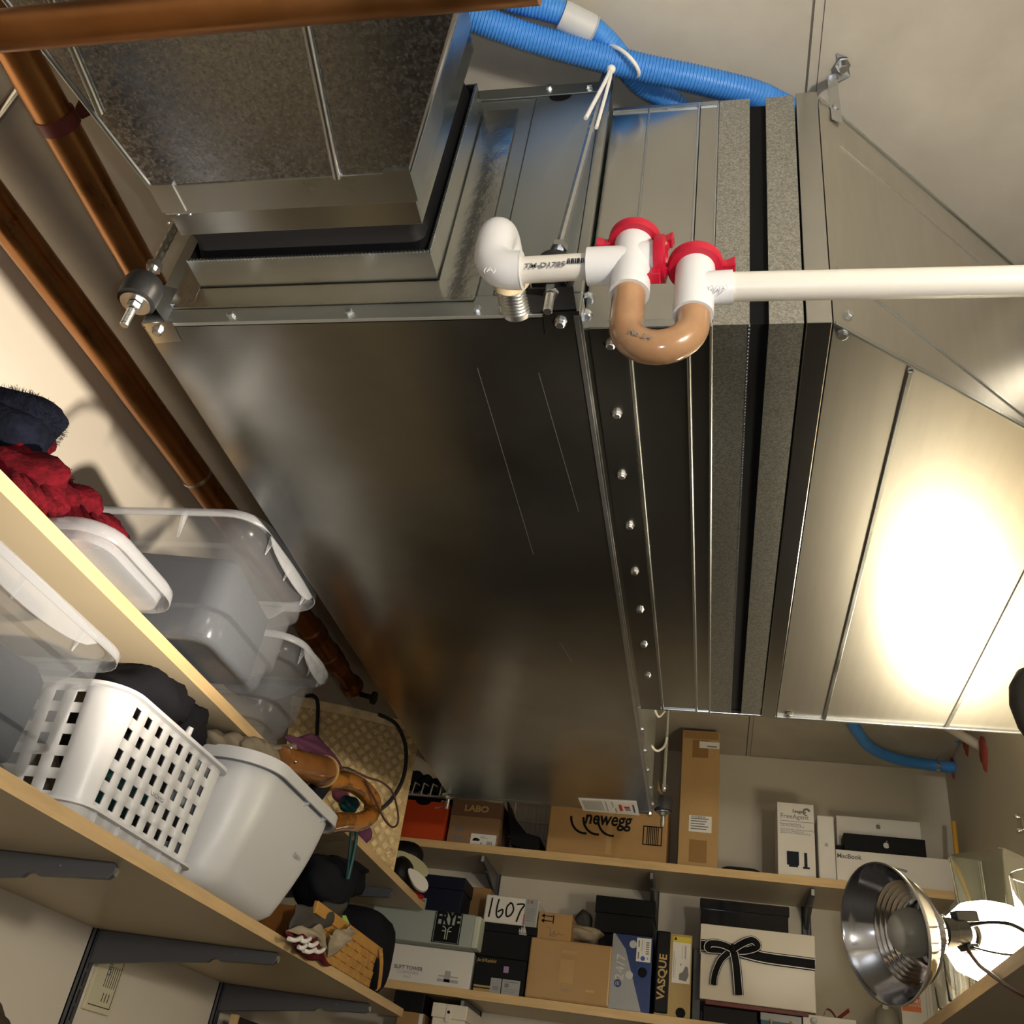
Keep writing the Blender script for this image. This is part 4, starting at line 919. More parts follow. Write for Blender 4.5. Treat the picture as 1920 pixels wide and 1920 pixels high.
q = at(680, 1565, x=-0.80); tag(lumps('purple_pouch', 'cloth_purple', None, [(q, (0.022, 0.018, 0.022))], 9, 0.05), 'small purple pouch by the teal strap on the upper shelf', 'pouch')

# ================================================================== straw tote
sb = thing('straw_tote', 'woven straw tote bag with thin black handles on the upper left shelf', 'tote bag')
bl = at(595, 1500, z=ZU+0.004); br = Vector((-0.785, 2.385, ZU+0.001)); tr_ = at(790, 1362, x=-0.80); tl = at(538, 1322, z=0.945)
tl = Vector((-1.13, 2.26, 0.945)); bl = Vector((-1.06, 2.27, ZU+0.001)); tr_ = Vector((tr_.x, tr_.y, tr_.z))
nrm = (br-bl).cross(Vector((0, 0, 1))).normalized()
if nrm.y > 0: nrm = -nrm
def tp_(s, t, d=0.0):       # point on the near face
    p = (bl*(1-s)+br*s)*(1-t)+(tl*(1-s)+tr_*s)*t
    return p+nrm*(d+0.03*math.sin(math.pi*s)*math.sin(math.pi*min(1, t*0.9)))
G = 14; m = MB(); fr_ = []; bk_ = []
rows = []
for j in range(G+1):
    t = j/G; ring = [tp_(i/G, t) for i in range(G+1)]
    bkp = [tp_(i/G, t)-nrm*(0.03+0.09*math.sin(math.pi*(0.08+0.84*i/G))*(1-0.35*t)) for i in range(G, -1, -1)]
    rows.append(ring+bkp)
m.loft(rows, True, False); m.build('body', 'straw', sb, smooth=60)
m = MB(); NS, NT = 22, 22
for i in range(NS):
    for j in range(NT):
        if (i+j) % 2: continue
        s0, s1 = (i+0.08)/NS, (i+0.92)/NS; t0_, t1_ = (j+0.08)/NT*0.93, (j+0.92)/NT*0.93
        # diagonal weave: rotate cell by 45 degrees
        cs, ct = (s0+s1)/2, (t0_+t1_)/2; hs, hh = 0.5/NS*1.25, 0.5/NT*1.2*0.93
        quad = [tp_(cs-hs, ct, 0.0004), tp_(cs, ct-hh, 0.0004), tp_(cs+hs, ct, 0.0004), tp_(cs, ct+hh, 0.0004)]
        if min(cs-hs, ct-hh) < 0.01 or cs+hs > 0.99: continue
        m.prism(quad, nrm*0.0022)
o = m.build('weave', 'straw_light', sb); o['kind'] = 'stuff'
m = MB(); rim = [tp_(i/20, 0.975, 0.001) for i in range(21)]
m.loft([[p+Vector((0, 0, -0.016)), p+nrm*0.004+Vector((0, 0, -0.012)), p+nrm*0.004+Vector((0, 0, 0.010)), p+Vector((0, 0, 0.012)), p-nrm*0.006+Vector((0, 0, 0.010))] for p in rim]); m.build('rim_binding', 'straw_light', sb, smooth=40)
hp = [tp_(s, t, d) for s, t, d in ((0.66, 1.0, 0.006), (0.80, 0.95, 0.018), (0.905, 0.80, 0.022), (0.93, 0.6, 0.02), (0.86, 0.42, 0.016), (0.72, 0.30, 0.012), (0.62, 0.27, 0.01))]
MB().tube(spline(hp, 6), 0.0052, 10).build('handle', 'handle_black', sb, smooth=60)
hp = [tp_(s, t, d) for s, t, d in ((0.10, 1.03, -0.01), (0.16, 1.03, 0.004), (0.20, 0.97, 0.008), (0.22, 0.75, 0.01), (0.25, 0.5, 0.01), (0.27, 0.38, 0.01))]
MB().tube(spline(hp, 6), 0.0052, 10).build('handle', 'handle_black', sb, smooth=60)
mm = MB(); rnd = random.Random(2)
for k in range(24):
    p = tp_(0.93+rnd.random()*0.06, rnd.random()*0.14, 0.003); mm.tube([p, p+Vector((rnd.uniform(-.01, .01), rnd.uniform(-.012, .006), rnd.uniform(-.015, .005)))], 0.0012, 4)
mm.build('frayed_straw', 'straw_light', sb)['kind'] = 'stuff'
# caps by the shelf end
cpz = thing('sandal', 'pale olive and white sandal sole sticking out past the upper shelf end', 'sandal')
m = MB(); A = at(742, 1596, y=2.55); B = at(802, 1640, y=2.58)
def sole(A, B, w_, th, mat, nm, par, bulge=0.3):
    A = Vector(A); B = Vector(B); d = (B-A); L_ = d.length; d.normalize(); s_ = d.cross(Vector((0.2, -1, 0.3))).normalized(); n_ = d.cross(s_)
    pts = []
    for k in range(24):
        a_ = 2*math.pi*k/24; pts.append(A+d*(L_/2+L_/2*math.cos(a_))+s_*w_*math.sin(a_)*(1+bulge*math.cos(a_)))
    return MB().prism(pts, n_*th).build(nm, mat, par, bevel=0.002)
sole(A, B, 0.022, 0.012, 'hat_olive', 'footbed', cpz, 0.2)
sole(at(766, 1628, y=2.52), at(800, 1668, y=2.53), 0.017, 0.014, 'white_card', 'heel_pad', cpz)
bc_ = thing('black_shoe', 'black rounded shoe behind the straw tote at the shelf end', 'shoe')
lumps('upper', 'black_card', bc_, [(at(760, 1605, y=2.60), (0.05, 0.04, 0.04)), (at(752, 1640, y=2.56), (0.035, 0.05, 0.045))], 4, 0.03)
q = at(783, 1679, y=2.62); MB().tube([q+Vector((-0.03, 0, 0.012)), q+Vector((0.016, 0, -0.004))], 0.006, 8).build('red_strap', 'red_ribbon', bc_, smooth=50)

# ================================================================== lower shelf: garments, splint basket, shoe
gm = thing('dark_garment', 'charcoal and black garments stuffed between the white bin and splint basket', 'clothing')
lumps('cloth', 'cloth_dark', gm, [(at(610, 1660, x=-0.84), (0.06, 0.09, 0.06)), (at(640, 1640, x=-0.88), (0.05, 0.10, 0.055)), (at(652, 1612, x=-0.87), (0.05, 0.09, 0.04))], 21, 0.09)
drape('lining', 'cloth_grey', gm, ((552, 1700), (650, 1690), (640, 1736), (535, 1764)), -0.79, 0.0035, 9, 22, bulge=0.010)
pb = thing('splint_basket', 'low tan splint-woven basket with leather rim at the far end of the lower shelf', 'basket')
x1 = -0.785; y0, y1 = 1.93, 2.385; z0 = ZL+0.0005; H = 0.088
MB().loft([rrect(-1.08, x1-0.004, y0+.01, y1-.012, 0.03, z0, 5), rrect(-1.08, x1-0.002, y0, y1-.004, 0.035, z0+H*.9, 5)]).build('inner_body', 'leather_brown', pb, smooth=40)
nx_, nzr = 13, 4; cw = (y1-y0-0.02)/nx_; chh = (H-0.018)/nzr
for i in range(nx_):
    for j in range(nzr):
        ins = 0.0005; up_ = (i+j) % 2
        ya = y0+0.012+i*cw; za = z0+0.002+j*chh
        if i in (0,) : continue
        a_ = 0.0035 if up_ else 0.0012
        MB().hexa([Vector(p) for p in ((x1-0.003, ya+ins, za+ins), (x1+a_*.4, ya+ins, za+ins), (x1+a_*.4, ya+cw-ins, za+ins), (x1-0.003, ya+cw-ins, za+ins),
                  (x1-0.003, ya+ins, za+chh-ins), (x1+a_, ya+ins, za+chh-ins), (x1+a_, ya+cw-ins, za+chh-ins), (x1-0.003, ya+cw-ins, za+chh-ins))]).build('splint', 'splint', pb, bevel=0.0008)
MB().box((x1-0.004, y0, z0+H-0.018), (x1+0.006, y1+0.02, z0+H+0.006)).build('leather_rim', 'leather_tan', pb, bevel=0.002)
MB().box((-1.07, y1-0.01, z0+H-0.018), (x1+0.004, y1+0.002, z0+H+0.004)).build('leather_rim', 'leather_tan', pb, bevel=0.002)
p = [Vector((x1+0.008, y1-0.012, z0+H)), Vector((x1+0.012, y1+0.008, z0+H-0.03)), Vector((x1+0.010, y1+0.030, z0+0.012)), Vector((x1+0.008, y1+0.022, z0+0.004))]
strip(spline(p, 5), Vector((0, 0.008, 0.004)), Vector((0.003, 0, 0))).build('leather_strap', 'leather_tan', pb, smooth=40)
MB().sphere((x1+0.012, y1-0.004, z0+H-0.010), 0.0045, 10, 8).build('rivet', 'gold_print', pb, smooth=60)
mr = thing('patterned_cloth', 'maroon cloth with white loops draped on the lower shelf edge below the white bin', 'cloth')
drape('cloth', 'cloth_maroon', mr, ((532, 1750), (590, 1758), (622, 1812), (560, 1788)), -0.768, 0.003, 8, 31, bulge=0.012)
mm = MB()
for u, v, L_ in ((553, 1760, 12), (572, 1762, 9), (585, 1770, 9), (598, 1782, 9), (580, 1782, 11), (566, 1775, 7)):
    mm.tube(spline([at(u-L_, v, x=-0.752), at(u, v+3, x=-0.748), at(u+L_, v-2, x=-0.752)], 5), 0.0042, 8)
mm.build('white_loop', 'paper', mr, smooth=60)
be = thing('beige_cloth', 'crumpled beige cloth hanging over the splint basket', 'cloth')
drape('cloth', 'cloth_beige', be, ((613, 1752), (655, 1735), (668, 1752), (618, 1797)), -0.770, 0.004, 9, 32, bulge=0.012)
drape('cloth', 'cloth_beige', be, ((540, 1742), (607, 1735), (612, 1782), (598, 1772)), -0.776, 0.003, 7, 33, bulge=0.010)
lm = thing('lime_packet', 'lime green packet peeking out above the splint basket', 'packet')
p = [at(u, v, x=-0.80) for u, v in ((633, 1730), (642, 1716), (649, 1716), (658, 1736), (646, 1740))]
MB().prism(p, (-0.01, 0.004, 0)).build('packet', 'lime', lm, bevel=0.001)
bb = thing('black_bag', 'flat black bag standing at the far end of the lower left shelf', 'bag')
superball((-0.93, 2.52, ZL+0.10), (0.13, 0.10, 0.10), 4.0).build('bag', 'cloth_dark', bb, smooth=60)
# ================================================================== back shelving
BYF = 2.78; BZU = 0.7395; BZL = 0.356; BT = 0.022; BXR = at(1789, 1674, y=BYF).x
def shelf_b(label, zt, x1=BXR):
    t = thing('shelf_board', label, 'shelf', (0, BYF, zt))
    MB().box((XW+0.002, 0.0008, -BT), (x1, YB-BYF, 0)).build('board', 'shelf_face', t)
    MB().box((XW+0.002, -0.0006, -BT), (x1, 0.0008, 0)).build('edge_band', 'birch_x', t)
shelf_b('upper back wall shelf with birch edge, holding the orange and white boxes', BZU)
shelf_b('lower back wall shelf with birch edge, holding the grey and blue shoe boxes', BZL)
shelf_b('lowest back wall shelf, under the keepsake box', 0.02)
def bracket_b(x, zt, label):
    L_ = YB-BYF-0.03
    t = thing('shelf_bracket', label, 'bracket', (x, YB-0.012, zt-BT-0.0005), -math.pi/2)
    bracket_mesh(L_).build('arm', 'bracket_grey', t, bevel=0.002)
    MB().box((L_-0.0006, -0.004, -0.02), (L_+0.0014, 0.004, -0.004)).build('tip_highlight', 'zinc', t)
for x, n_ in ((-0.66, 'above the navy box'), (-0.17, 'above the plain black box'), (0.265, 'above the glossy black box')):
    bracket_b(x, BZU, f'dark bracket under the upper back shelf {n_}')
    standard(x, YB, f'dark vertical rail on the back wall {n_}', 'y', 0.72)
bracket_b(-0.655, BZL, 'dark bracket under the lower back shelf beside the white keepsake box')
bracket_b(-0.17, BZL, 'dark bracket under the lower back shelf below the tan hiking boot box')

def px(u0, u1, v0, v1, y):
    """front rectangle at depth y from its pixel sides (v0 top, v1 bottom, at the middle)"""
    um, vm = (u0+u1)/2, (v0+v1)/2
    return at(u0, vm, y=y).x, at(u1, vm, y=y).x, at(um, v1, y=y).z, at(um, v0, y=y).z
def carton(name, label, cat, u0, u1, v0, v1, y, depth, mat, z0=None, bevel=0.0015, rotz=0.0, lid=None, group=None, body='body'):
    x0, x1, za, zb = px(u0, u1, v0, v1, y)
    if z0 is not None: za = z0
    za += 0.0004
    t = thing(name, label, cat, (x0, y, za), rotz, group); t['w'] = x1-x0; t['h'] = zb-za
    W, H = x1-x0, zb-za
    if lid:
        lh, lmat, ov = lid
        MB().box((0, 0, 0), (W, depth, H-lh)).build(body, mat, t, bevel=bevel)
        MB().box((-ov, -ov, H-lh), (W+ov, depth+ov, H)).build('lid', lmat, t, bevel=bevel)
    else: MB().box((0, 0, 0), (W, depth, H)).build(body, mat, t, bevel=bevel)
    return t, W, H
# ---- upper back shelf, left to right
t, W, H = carton('shoe_box', 'orange shoe box with pale tick mark on the upper back shelf', 'box', 722, 836, 1500, 1572, 2.80, 0.095, 'orange_card', BZU, lid=None)
m = MB(); m.prism([(W*.58+0.024*math.cos(math.pi*k/12), -0.0006, H-0.0005-0.013*math.sin(math.pi*k/12)) for k in range(13)], (0, -0.0004, 0)); m.build('finger_notch', 'ink', t)
m = MB(); zz = H*.86; x_ = W*.84
m.prism([(x_-0.008, -0.0006, zz+0.003), (x_-0.010, -0.0006, zz-0.001), (x_-0.006, -0.0006, zz-0.005), (x_+0.018, -0.0006, zz+0.006), (x_-0.004, -0.0006, zz-0.0005)], (0, -0.0005, 0)); m.build('tick_mark', 'ink_mid', t)
t, W, H = carton('shoe_box', 'brown shoe box lettered LABO beside the orange box', 'box', 843, 938, 1502, 1580, 2.81, 0.20, 'labo_body', BZU, lid=(0.047, 'labo_brown', 0.001))
text(t, 'LABO', (W*.50, -0.0018, H-0.024), 0.026, 'gold_print', bold=0.0008, width=1.15)
text(t, 'LA', (W*.22, -0.0008, H*.345), 0.018, 'ink_grey', bold=0.001, width=1.2); text(t, 'BO', (W*.22, -0.0008, H*.16), 0.018, 'ink_grey', bold=0.001, width=1.2)
decal(t, 'size_label', 'paper', [(W*.47, 0.003, W*.97, 0.038)])
lb = MB(); lb.prism([(W*.51, -0.0012, 0.017), (W*.64, -0.0012, 0.017), (W*.66, -0.0012, 0.021), (W*.60, -0.0012, 0.026), (W*.55, -0.0012, 0.026), (W*.52, -0.0012, 0.022)], (0, -0.0004, 0)); lb.build('shoe_print', 'ink', t)
decal(t, 'barcode', 'ink_grey', [(W*.68, .008, W*.70, .014)]+[(W*(.80+k*.022), .008, W*(.812+k*.022), .018) for k in range(5)]+[(W*.66, .027, W*.8, .028), (W*.66, .031, W*.76, .032)], y=-0.0012)
bx_ = thing('black_case', 'black slanted case standing between the brown shoe box and the parcel', 'case')
p = [at(u, v, y=2.82) for u, v in ((950, 1496), (958, 1583), (1011, 1591), (1012, 1569), (987, 1562), (962, 1530))]
for q in p:
    if q.z < BZU+0.02: q.z = BZU+0.0005
MB().prism(p, (0, 0.12, 0)).build('case', 'black_card', bx_, bevel=0.001)
wr_ = thing('wire_rack', 'white wire rack behind the black case on the upper back shelf', 'rack')
q0, q1 = at(955, 1590, y=2.96), at(1035, 1500, y=2.96); zt_ = q1.z
m = MB()
for k in range(9): x = q0.x+(q1.x-q0.x)*k/8; m.tube([(x, 2.96, BZU+0.0005), (x, 2.965, zt_)], 0.0022, 6)
m.build('upright_wire', 'wire_white', wr_, smooth=60)
for z in (BZU+0.03, BZU+0.08, BZU+0.13, zt_): MB().tube([(q0.x-0.01, 2.958, z), (q1.x+0.01, 2.958, z)], 0.0028, 6).build('cross_wire', 'wire_white', wr_, smooth=60)
t, W, H = carton('parcel', 'wide brown parcel printed newegg on the upper back shelf', 'box', 1028, 1252, 1490, 1606, 2.795, 0.21, 'kraft', BZU, bevel=0.004)
text(t, 'newegg', (W*.50, -0.0018, H*.60), 0.056, 'ink', bold=0.0009, shear=0.15, width=0.80)
for k in range(3):
    m = MB(); cx = W*(.31+k*.105+(0.02 if k == 2 else 0)); pts = [(cx+0.042*math.cos(a_), -0.0006, H*.60+0.046*math.sin(a_)) for a_ in [math.radians(180+100*i/12) for i in range(13)]]
    m.tube(pts, 0.0032, 6, flat=1); m.build('egg_arc', 'ink', t)
x0_, z0_, s_ = W*.80, 0.048, 0.055
decal(t, 'code_frame', 'ink', [(x0_, z0_, x0_+s_, z0_+.003), (x0_, z0_+s_-.003, x0_+s_, z0_+s_), (x0_, z0_, x0_+.003, z0_+s_), (x0_+s_-.003, z0_, x0_+s_, z0_+s_)]+[(x0_+.011+k*.0052, z0_+.003, x0_+.0135+k*.0052, z0_+s_-.003) for k in range(7)])
decal(t, 'tape_strip', 'kraft_light', [(W*.50, 0.002, W*.545, H-0.003)]); decal(t, 'tape_strip', 'packing_tape', [(W*.42, 0.0005, W*.58, 0.010)], y=-0.001)
fl = MB(); fl.prism([(W*.88, 0.02, H), (W*.955, 0.02, H), (W*.90, 0.02, H+0.06)], (0, 0.003, 0)); fl.build('raised_flap', 'kraft_light', t)
t, W, H = carton('tall_carton', 'tall narrow brown carton with white shipping labels on the upper back shelf', 'box', 1275, 1348, 1370, 1626, 2.80, 0.12, 'kraft_light', BZU, bevel=0.002)
decal(t, 'brown_tape', 'brown_tape', [(W*.28, H*.79, W*.70, H*.925), (W*.28, H*.035, W*.72, H*.19)])
decal(t, 'top_fold', 'kraft_dark', [(W*.04, H*.935, W*.96, H-0.003)])
decal(t, 'shipping_label', 'paper', [(W*.46, H*.865, W*.99, H*.915), (W*.25, H*.245, W*.83, H*.36)], y=-0.0012)
decal(t, 'label_print', 'ink_grey', [(W*.66, H*.875, W*.92, H*.885)]+[(W*.30, H*(.335-k*.018), W*(.75-.05*(k % 3)), H*(.342-k*.018)) for k in range(5)]+[(W*(.32+k*.04), H*.345, W*(.34+k*.04), H*.357) for k in range(9)], y=-0.0018)
tag(MB().loft([rrect(at(1350, 1630, y=2.83).x, at(1428, 1640, y=2.83).x, 2.82, 2.96, 0.03, BZU+0.0004), rrect(at(1350, 1630, y=2.83).x, at(1428, 1640, y=2.83).x, 2.82, 2.96, 0.03, BZU+0.016), rrect(at(1355, 1630, y=2.83).x, at(1422, 1640, y=2.83).x, 2.83, 2.95, 0.025, BZU+0.022)]).build('black_tray', 'black_card', smooth=30), 'low flat black case lying beside the tall brown carton', 'case')
t, W, H = carton('drive_box', 'white box printed FreeAgent with a drive picture on the upper back shelf', 'box', 1458, 1528, 1506, 1642, 2.80, 0.10, 'white_card', BZU, rotz=0.02)
text(t, 'Seagate', (W*.60, -0.0008, H*.885), 0.0125, 'ink_grey', bold=0.0003)
m = MB(); c_ = Vector((W*.80, -0.0008, H*.885)); m.tube([c_+Vector((0.009*math.cos(a_), 0, 0.009*math.sin(a_))) for a_ in [math.radians(20+k*20) for k in range(14)]], [0.0032-0.0018*k/13 for k in range(14)], 6); m.build('swirl_logo', 'ink_grey', t)
text(t, 'FreeAgent', (W*.08, -0.0008, H*.81), 0.0185, 'ink_grey', align='LEFT'); decal(t, 'rule', 'ink_grey', [(W*.08, H*.742, W*.98, H*.747)])
for k, (s, z_) in enumerate((('External Hard Drive', .705), ('with Dual Docking Base', .68), ('Automatically protect everything', .635), ('from your desktop and', .61), ('laptop with encrypted backup', .585))):
    text(t, s, (W*.08, -0.0008, H*z_), 0.0068, 'ink_grey' if k < 1 else 'ink_mid', align='LEFT')
decal(t, 'drive_picture', 'navy_card', [(W*.24, H*.16, W*.56, H*.34), (W*.29, H*.135, W*.53, H*.16), (W*.70, H*.15, W*.78, H*.335), (W*.66, H*.125, W*.84, H*.15)])
def apple(t, cx, cz, s, mat):
    m = MB(); n = 36; pts = []
    for k in range(n):
        a_ = 2*math.pi*k/n; r = 1-0.16*max(0, math.cos(a_-math.pi/2))**8-0.10*max(0, math.cos(a_+math.pi/2))**10
        x, z = r*math.cos(a_)*0.92, r*math.sin(a_)
        if math.hypot(x-1.12, z-0.12) < 0.48:
            d_ = math.hypot(x-1.12, z-0.12); x, z = 1.12+(x-1.12)/d_*0.48, 0.12+(z-0.12)/d_*0.48
        pts.append((cx+x*s, -0.0006, cz+z*s))
    m.prism(pts, (0, -0.0005, 0))
    m.prism([(cx+x*s, -0.0006, cz+z*s) for x, z in ((0.02, 1.05), (0.10, 1.35), (0.38, 1.6), (0.36, 1.3), (0.2, 1.1))], (0, -0.0005, 0)); m.build('fruit_logo', mat, t)
t, W, H = carton('device_box', 'slim upright white box with grey fruit logo beside the drive box', 'box', 1534, 1566, 1529, 1650, 2.80, 0.13, 'white_card', BZU, bevel=0.004); apple(t, W*.5, H*.54, 0.0055, 'ink_mid')
t, W, H = carton('laptop_box', 'white laptop box printed MacBook on the upper back shelf behind the clamp lamp', 'box', 1569, 1786, 1602, 1668, 2.80, 0.10, 'white_card', BZU, bevel=0.002)
text(t, 'MacBook', (W*.115, -0.0008, H*.80), 0.017, 'ink_grey', bold=0.0004)
m = MB(); m.tube(spline([(W*.28, -0.001, H*.62), (W*.45, -0.001, H*.58), (W*.57, -0.001, H*.53), (W*.61, -0.001, H*.50)], 5), [0.008]*15+[0.006], 8, flat=0.35); m.build('laptop_picture', 'ink_mid', t, smooth=60)
ZM = BZU+0.0004+H
t, W, H = carton('device_box', 'black box with pale fruit logo stacked on the laptop box', 'box', 1583, 1736, 1568, 1612, 2.835, 0.062, 'black_card', ZM+0.0003, rotz=0.0); apple(t, W*.52, H*.55, 0.0085, 'dot_pale')
decal(t, 'inner_tray', 'black_card', [(-0.02, 0.0, 0.0, 0.03)], y=0.03)
t, W, H = carton('device_box', 'long white box with grey fruit logo behind the black one', 'box', 1569, 1727, 1535, 1585, 2.905, 0.10, 'white_card', BZU, bevel=0.002); apple(t, W*.5, H-0.024, 0.0075, 'ink_grey')
ys_ = thing('yellow_stick', 'thin yellow stick leaning in the right back corner behind the glass vase', 'stick')
MB().tube([(0.625, 2.755, BZL+0.002), at(1788, 1541, y=2.90)], 0.0065, 10).build('stick', 'yellow_wood', ys_, smooth=40)
# wire shelf far left
ws = thing('wire_basket', 'white wire basket edge above the orange shoe box', 'basket')
q0 = at(755, 1487, y=2.90); q1 = at(823, 1492, y=2.90)
zr0, zr1 = q0.z-0.002, at(790, 1468, y=2.90).z
for z in (zr0, ): MB().tube([(q0.x-0.05, 2.90, z), (q1.x+0.02, 2.90, z)], 0.0032, 6).build('rail_wire', 'wire_white', ws, smooth=60)
for k in range(6):
    x = q0.x-0.03+k*(q1.x-q0.x+0.03)/5; MB().tube([(x, 2.90, zr0), (x+0.004, 2.90, zr1), (x+0.010, 2.93, zr1+0.002)], 0.0026, 6).build('upright_wire', 'wire_white', ws, smooth=60)
MB().box((q0.x-0.06, 2.905, BZU+0.0005), (q1.x+0.06, 3.0, zr0-0.003)).build('bin_body', 'black_card', ws)
q = at(829, 1502, y=2.885); MB().tube([q+Vector((-0.002, 0, -0.016)), q, q+Vector((0.01, 0.02, 0.004)), q+Vector((0.035, 0.03, -0.004))], 0.0032, 8).build('hook', 'pvc', ws, smooth=50)
bt = thing('black_clutter', 'dark boots standing in the wire basket behind the straw tote', 'boots')
lumps('boot', 'cloth_dark', bt, [(at(778, 1465, y=2.96), (0.03, 0.03, 0.035)), (at(798, 1470, y=2.96), (0.025, 0.03, 0.03)), (at(820, 1475, y=2.96), (0.05, 0.03, 0.024))], 41, 0.06)

# ---- lower back shelf, left to right
t, W, H = carton('paper_box', 'white box with grey cross print under the grey boot box', 'box', 727, 886, 1776, 1848, 2.79, 0.20, 'white_card', BZL, bevel=0.002)
text(t, 'SLIFT TOWER', (W*.25, -0.0008, H*.37), 0.0135, 'ink_grey', bold=0.0003); text(t, 'CUSHIONED', (W*.25, -0.0008, H*.25), 0.011, 'ink_mid'); text(t, 'No.2', (W*.25, -0.0008, H*.14), 0.010, 'ink_mid')
decal(t, 'cross_print', 'ink_mid', [(W*.69, H*.12, W*.76, H*.42), (W*.61, H*.12, W*.86, H*.20), (W*.62, H*.25, W*.69, H*.29), (W*.76, H*.25, W*.85, H*.29)])
ZS = BZL+0.0004+H
t, W, H = carton('boot_box', 'grey green boot box printed FRYE stacked on the white box', 'box', 692, 888, 1704, 1772, 2.735, 0.25, 'frye_grey', ZS+0.0004, bevel=0.003, lid=None)
lid_ = MB().box((W-0.001, -0.001, 0.001), (W+0.018, 0.249, H-0.002)); lid_.build('lid', 'frye_lid', t, bevel=0.004)
decal(t, 'logo_panel', 'ink', [(W*.62, H*.05, W*.885, H*.97)])
decal(t, 'logo_border', 'frye_grey', [(W*.63, H*.075, W*.875, H*.082), (W*.63, H*.945, W*.875, H*.952), (W*.63, H*.075, W*.6345, H*.952), (W*.8705, H*.075, W*.875, H*.952)], y=-0.0012)
decal(t, 'name_panel', 'frye_grey', [(W*.64, H*.61, W*.865, H*.935)], y=-0.0012)
text(t, 'FRYE', (W*.7525, -0.0019, H*.77), 0.046, 'ink', bold=0.0022, width=0.70)
m = MB()
for s in (-1, 1):
    m.box((W*.7525+s*0.0030-0.0011, -0.0018, H*.17), (W*.7525+s*0.0030+0.0011, -0.0012, H*.46)); m.tube([(W*.7525+s*0.003, -0.0015, H*.46), (W*.7525+s*0.006, -0.0015, H*.52), (W*.7525+s*0.013, -0.0015, H*.555)], 0.0013, 4); m.box((W*.7525+min(s*0.004, s*0.013), -0.0018, H*.40), (W*.7525+max(s*0.004, s*0.013), -0.0012, H*.43))
m.build('emblem', 'frye_lid', t)
ZT = ZS+H+0.0008
t, W, H = carton('shoe_box', 'navy shoe box with white size label on top of the grey boot box', 'box', 752, 868, 1640, 1706, 2.79, 0.19, 'navy_card', ZT, lid=(0.035, 'navy_card', 0.003))
decal(t, 'size_label', 'ink_mid', [(W*.10, 0.004, W*.44, 0.040)]); decal(t, 'barcode', 'ink', [(W*(.36+k*.012), .012, W*(.366+k*.012), .034) for k in range(5)], y=-0.0012)
t, W, H = carton('carton', 'small plain brown carton between the navy box and the 1607 box', 'box', 880, 918, 1664, 1712, 2.90, 0.10, 'kraft_dark', BZL)
t, W, H = carton('shoe_box', 'lower black shoe box with torn white labels on the lower back shelf', 'box', 889, 985, 1796, 1866, 2.79, 0.20, 'black_card', BZL, bevel=0.002)
text(t, 'JackRabbit', (W*.20, -0.0008, H*.88), 0.013, 'gold_print', shear=0.3); decal(t, 'lilac_sticker', 'lilac_print', [(W*.56, H*.60, W*.66, H*.78)])
decal(t, 'size_label', 'silver_card', [(W*.34, 0.001, W*.55, H*.42), (W*.57, 0.001, W*.92, H*.42)], y=-0.0012)
decal(t, 'label_print', 'ink_grey', [(W*.61, H*.345, W*.88, H*.365), (W*.62, H*.20, W*.70, H*.31), (W*.60, H*.14, W*.86, H*.15), (W*.60, H*.08, W*.84, H*.09)]+[(W*(.40+k*.022), H*.08, W*(.412+k*.022), H*.2) for k in range(5)], y=-0.0018)
decal(t, 'gold_edge', 'tan_card', [(0.002, 0.001, W*.34, 0.008), (0.002, 0.011, W*.34, 0.016)])
ZA = BZL+0.0004+H
t, W, H = carton('shoe_box', 'upper black shoe box with a small white three-stripe mark under the 1607 box', 'box', 894, 1004, 1733, 1797, 2.792, 0.20, 'black_card', ZA+0.0004, lid=(0.022, 'black_card', 0.002))
m = MB()
for k, (x0, hgt) in enumerate(((0, .010), (.0055, .016), (.011, .022))): m.prism([(W*.70+x0, -0.003, H*.80), (W*.70+x0+.005, -0.003, H*.80), (W*.70+x0+.0045, -0.003, H*.80+hgt*.7), (W*.70+x0+.001, -0.003, H*.80+hgt)], (0, -0.0004, 0))
m.prism([(W*.70+.0165, -0.003, H*.80), (W*.70+.022, -0.003, H*.80), (W*.70+.0135, -0.003, H*.80+.022)], (0, -0.0004, 0)); m.build('stripe_mark', 'dot_pale', t)
text(t, 'adidas', (W*.775, -0.0032, H*.765), 0.0085, 'dot_pale', bold=0.0003)
ZB = ZA+H+0.0008
t, W, H = carton('shoe_box', 'white box hand-numbered 1607 on top of the black shoe boxes', 'box', 908, 1008, 1681, 1734, 2.795, 0.20, 'white_card', ZB+0.0004, bevel=0.004)
def stroke(t, pts, r, mat='ink', nm='pen_stroke', n=5): MB().tube(spline([(x, -0.0008, z) for x, z in pts], n), r, 6, flat=1).build(nm, mat, t, smooth=60)
nb = thing  # keep helper name short
num = [[(W*.125, H*.88), (W*.115, H*.55), (W*.10, H*.18)], [(W*.255, H*.86), (W*.235, H*.6), (W*.24, H*.30), (W*.29, H*.20), (W*.35, H*.35), (W*.34, H*.5), (W*.26, H*.40)],
       [(W*.48, H*.76), (W*.42, H*.60), (W*.43, H*.30), (W*.50, H*.32), (W*.55, H*.52), (W*.52, H*.72), (W*.47, H*.78)], [(W*.60, H*.74), (W*.74, H*.76), (W*.68, H*.5), (W*.63, H*.12)]]
for s in num: stroke(t, s, 0.0022)
decal(t, 'size_label', 'silver_card', [(W*.76, 0.002, W*.995, H*.97)]); decal(t, 'red_bar', 'red_print', [(W*.755, 0.004, W*.775, H*.42), (W*.80, H*.80, W*.815, H*.96)], y=-0.0012)
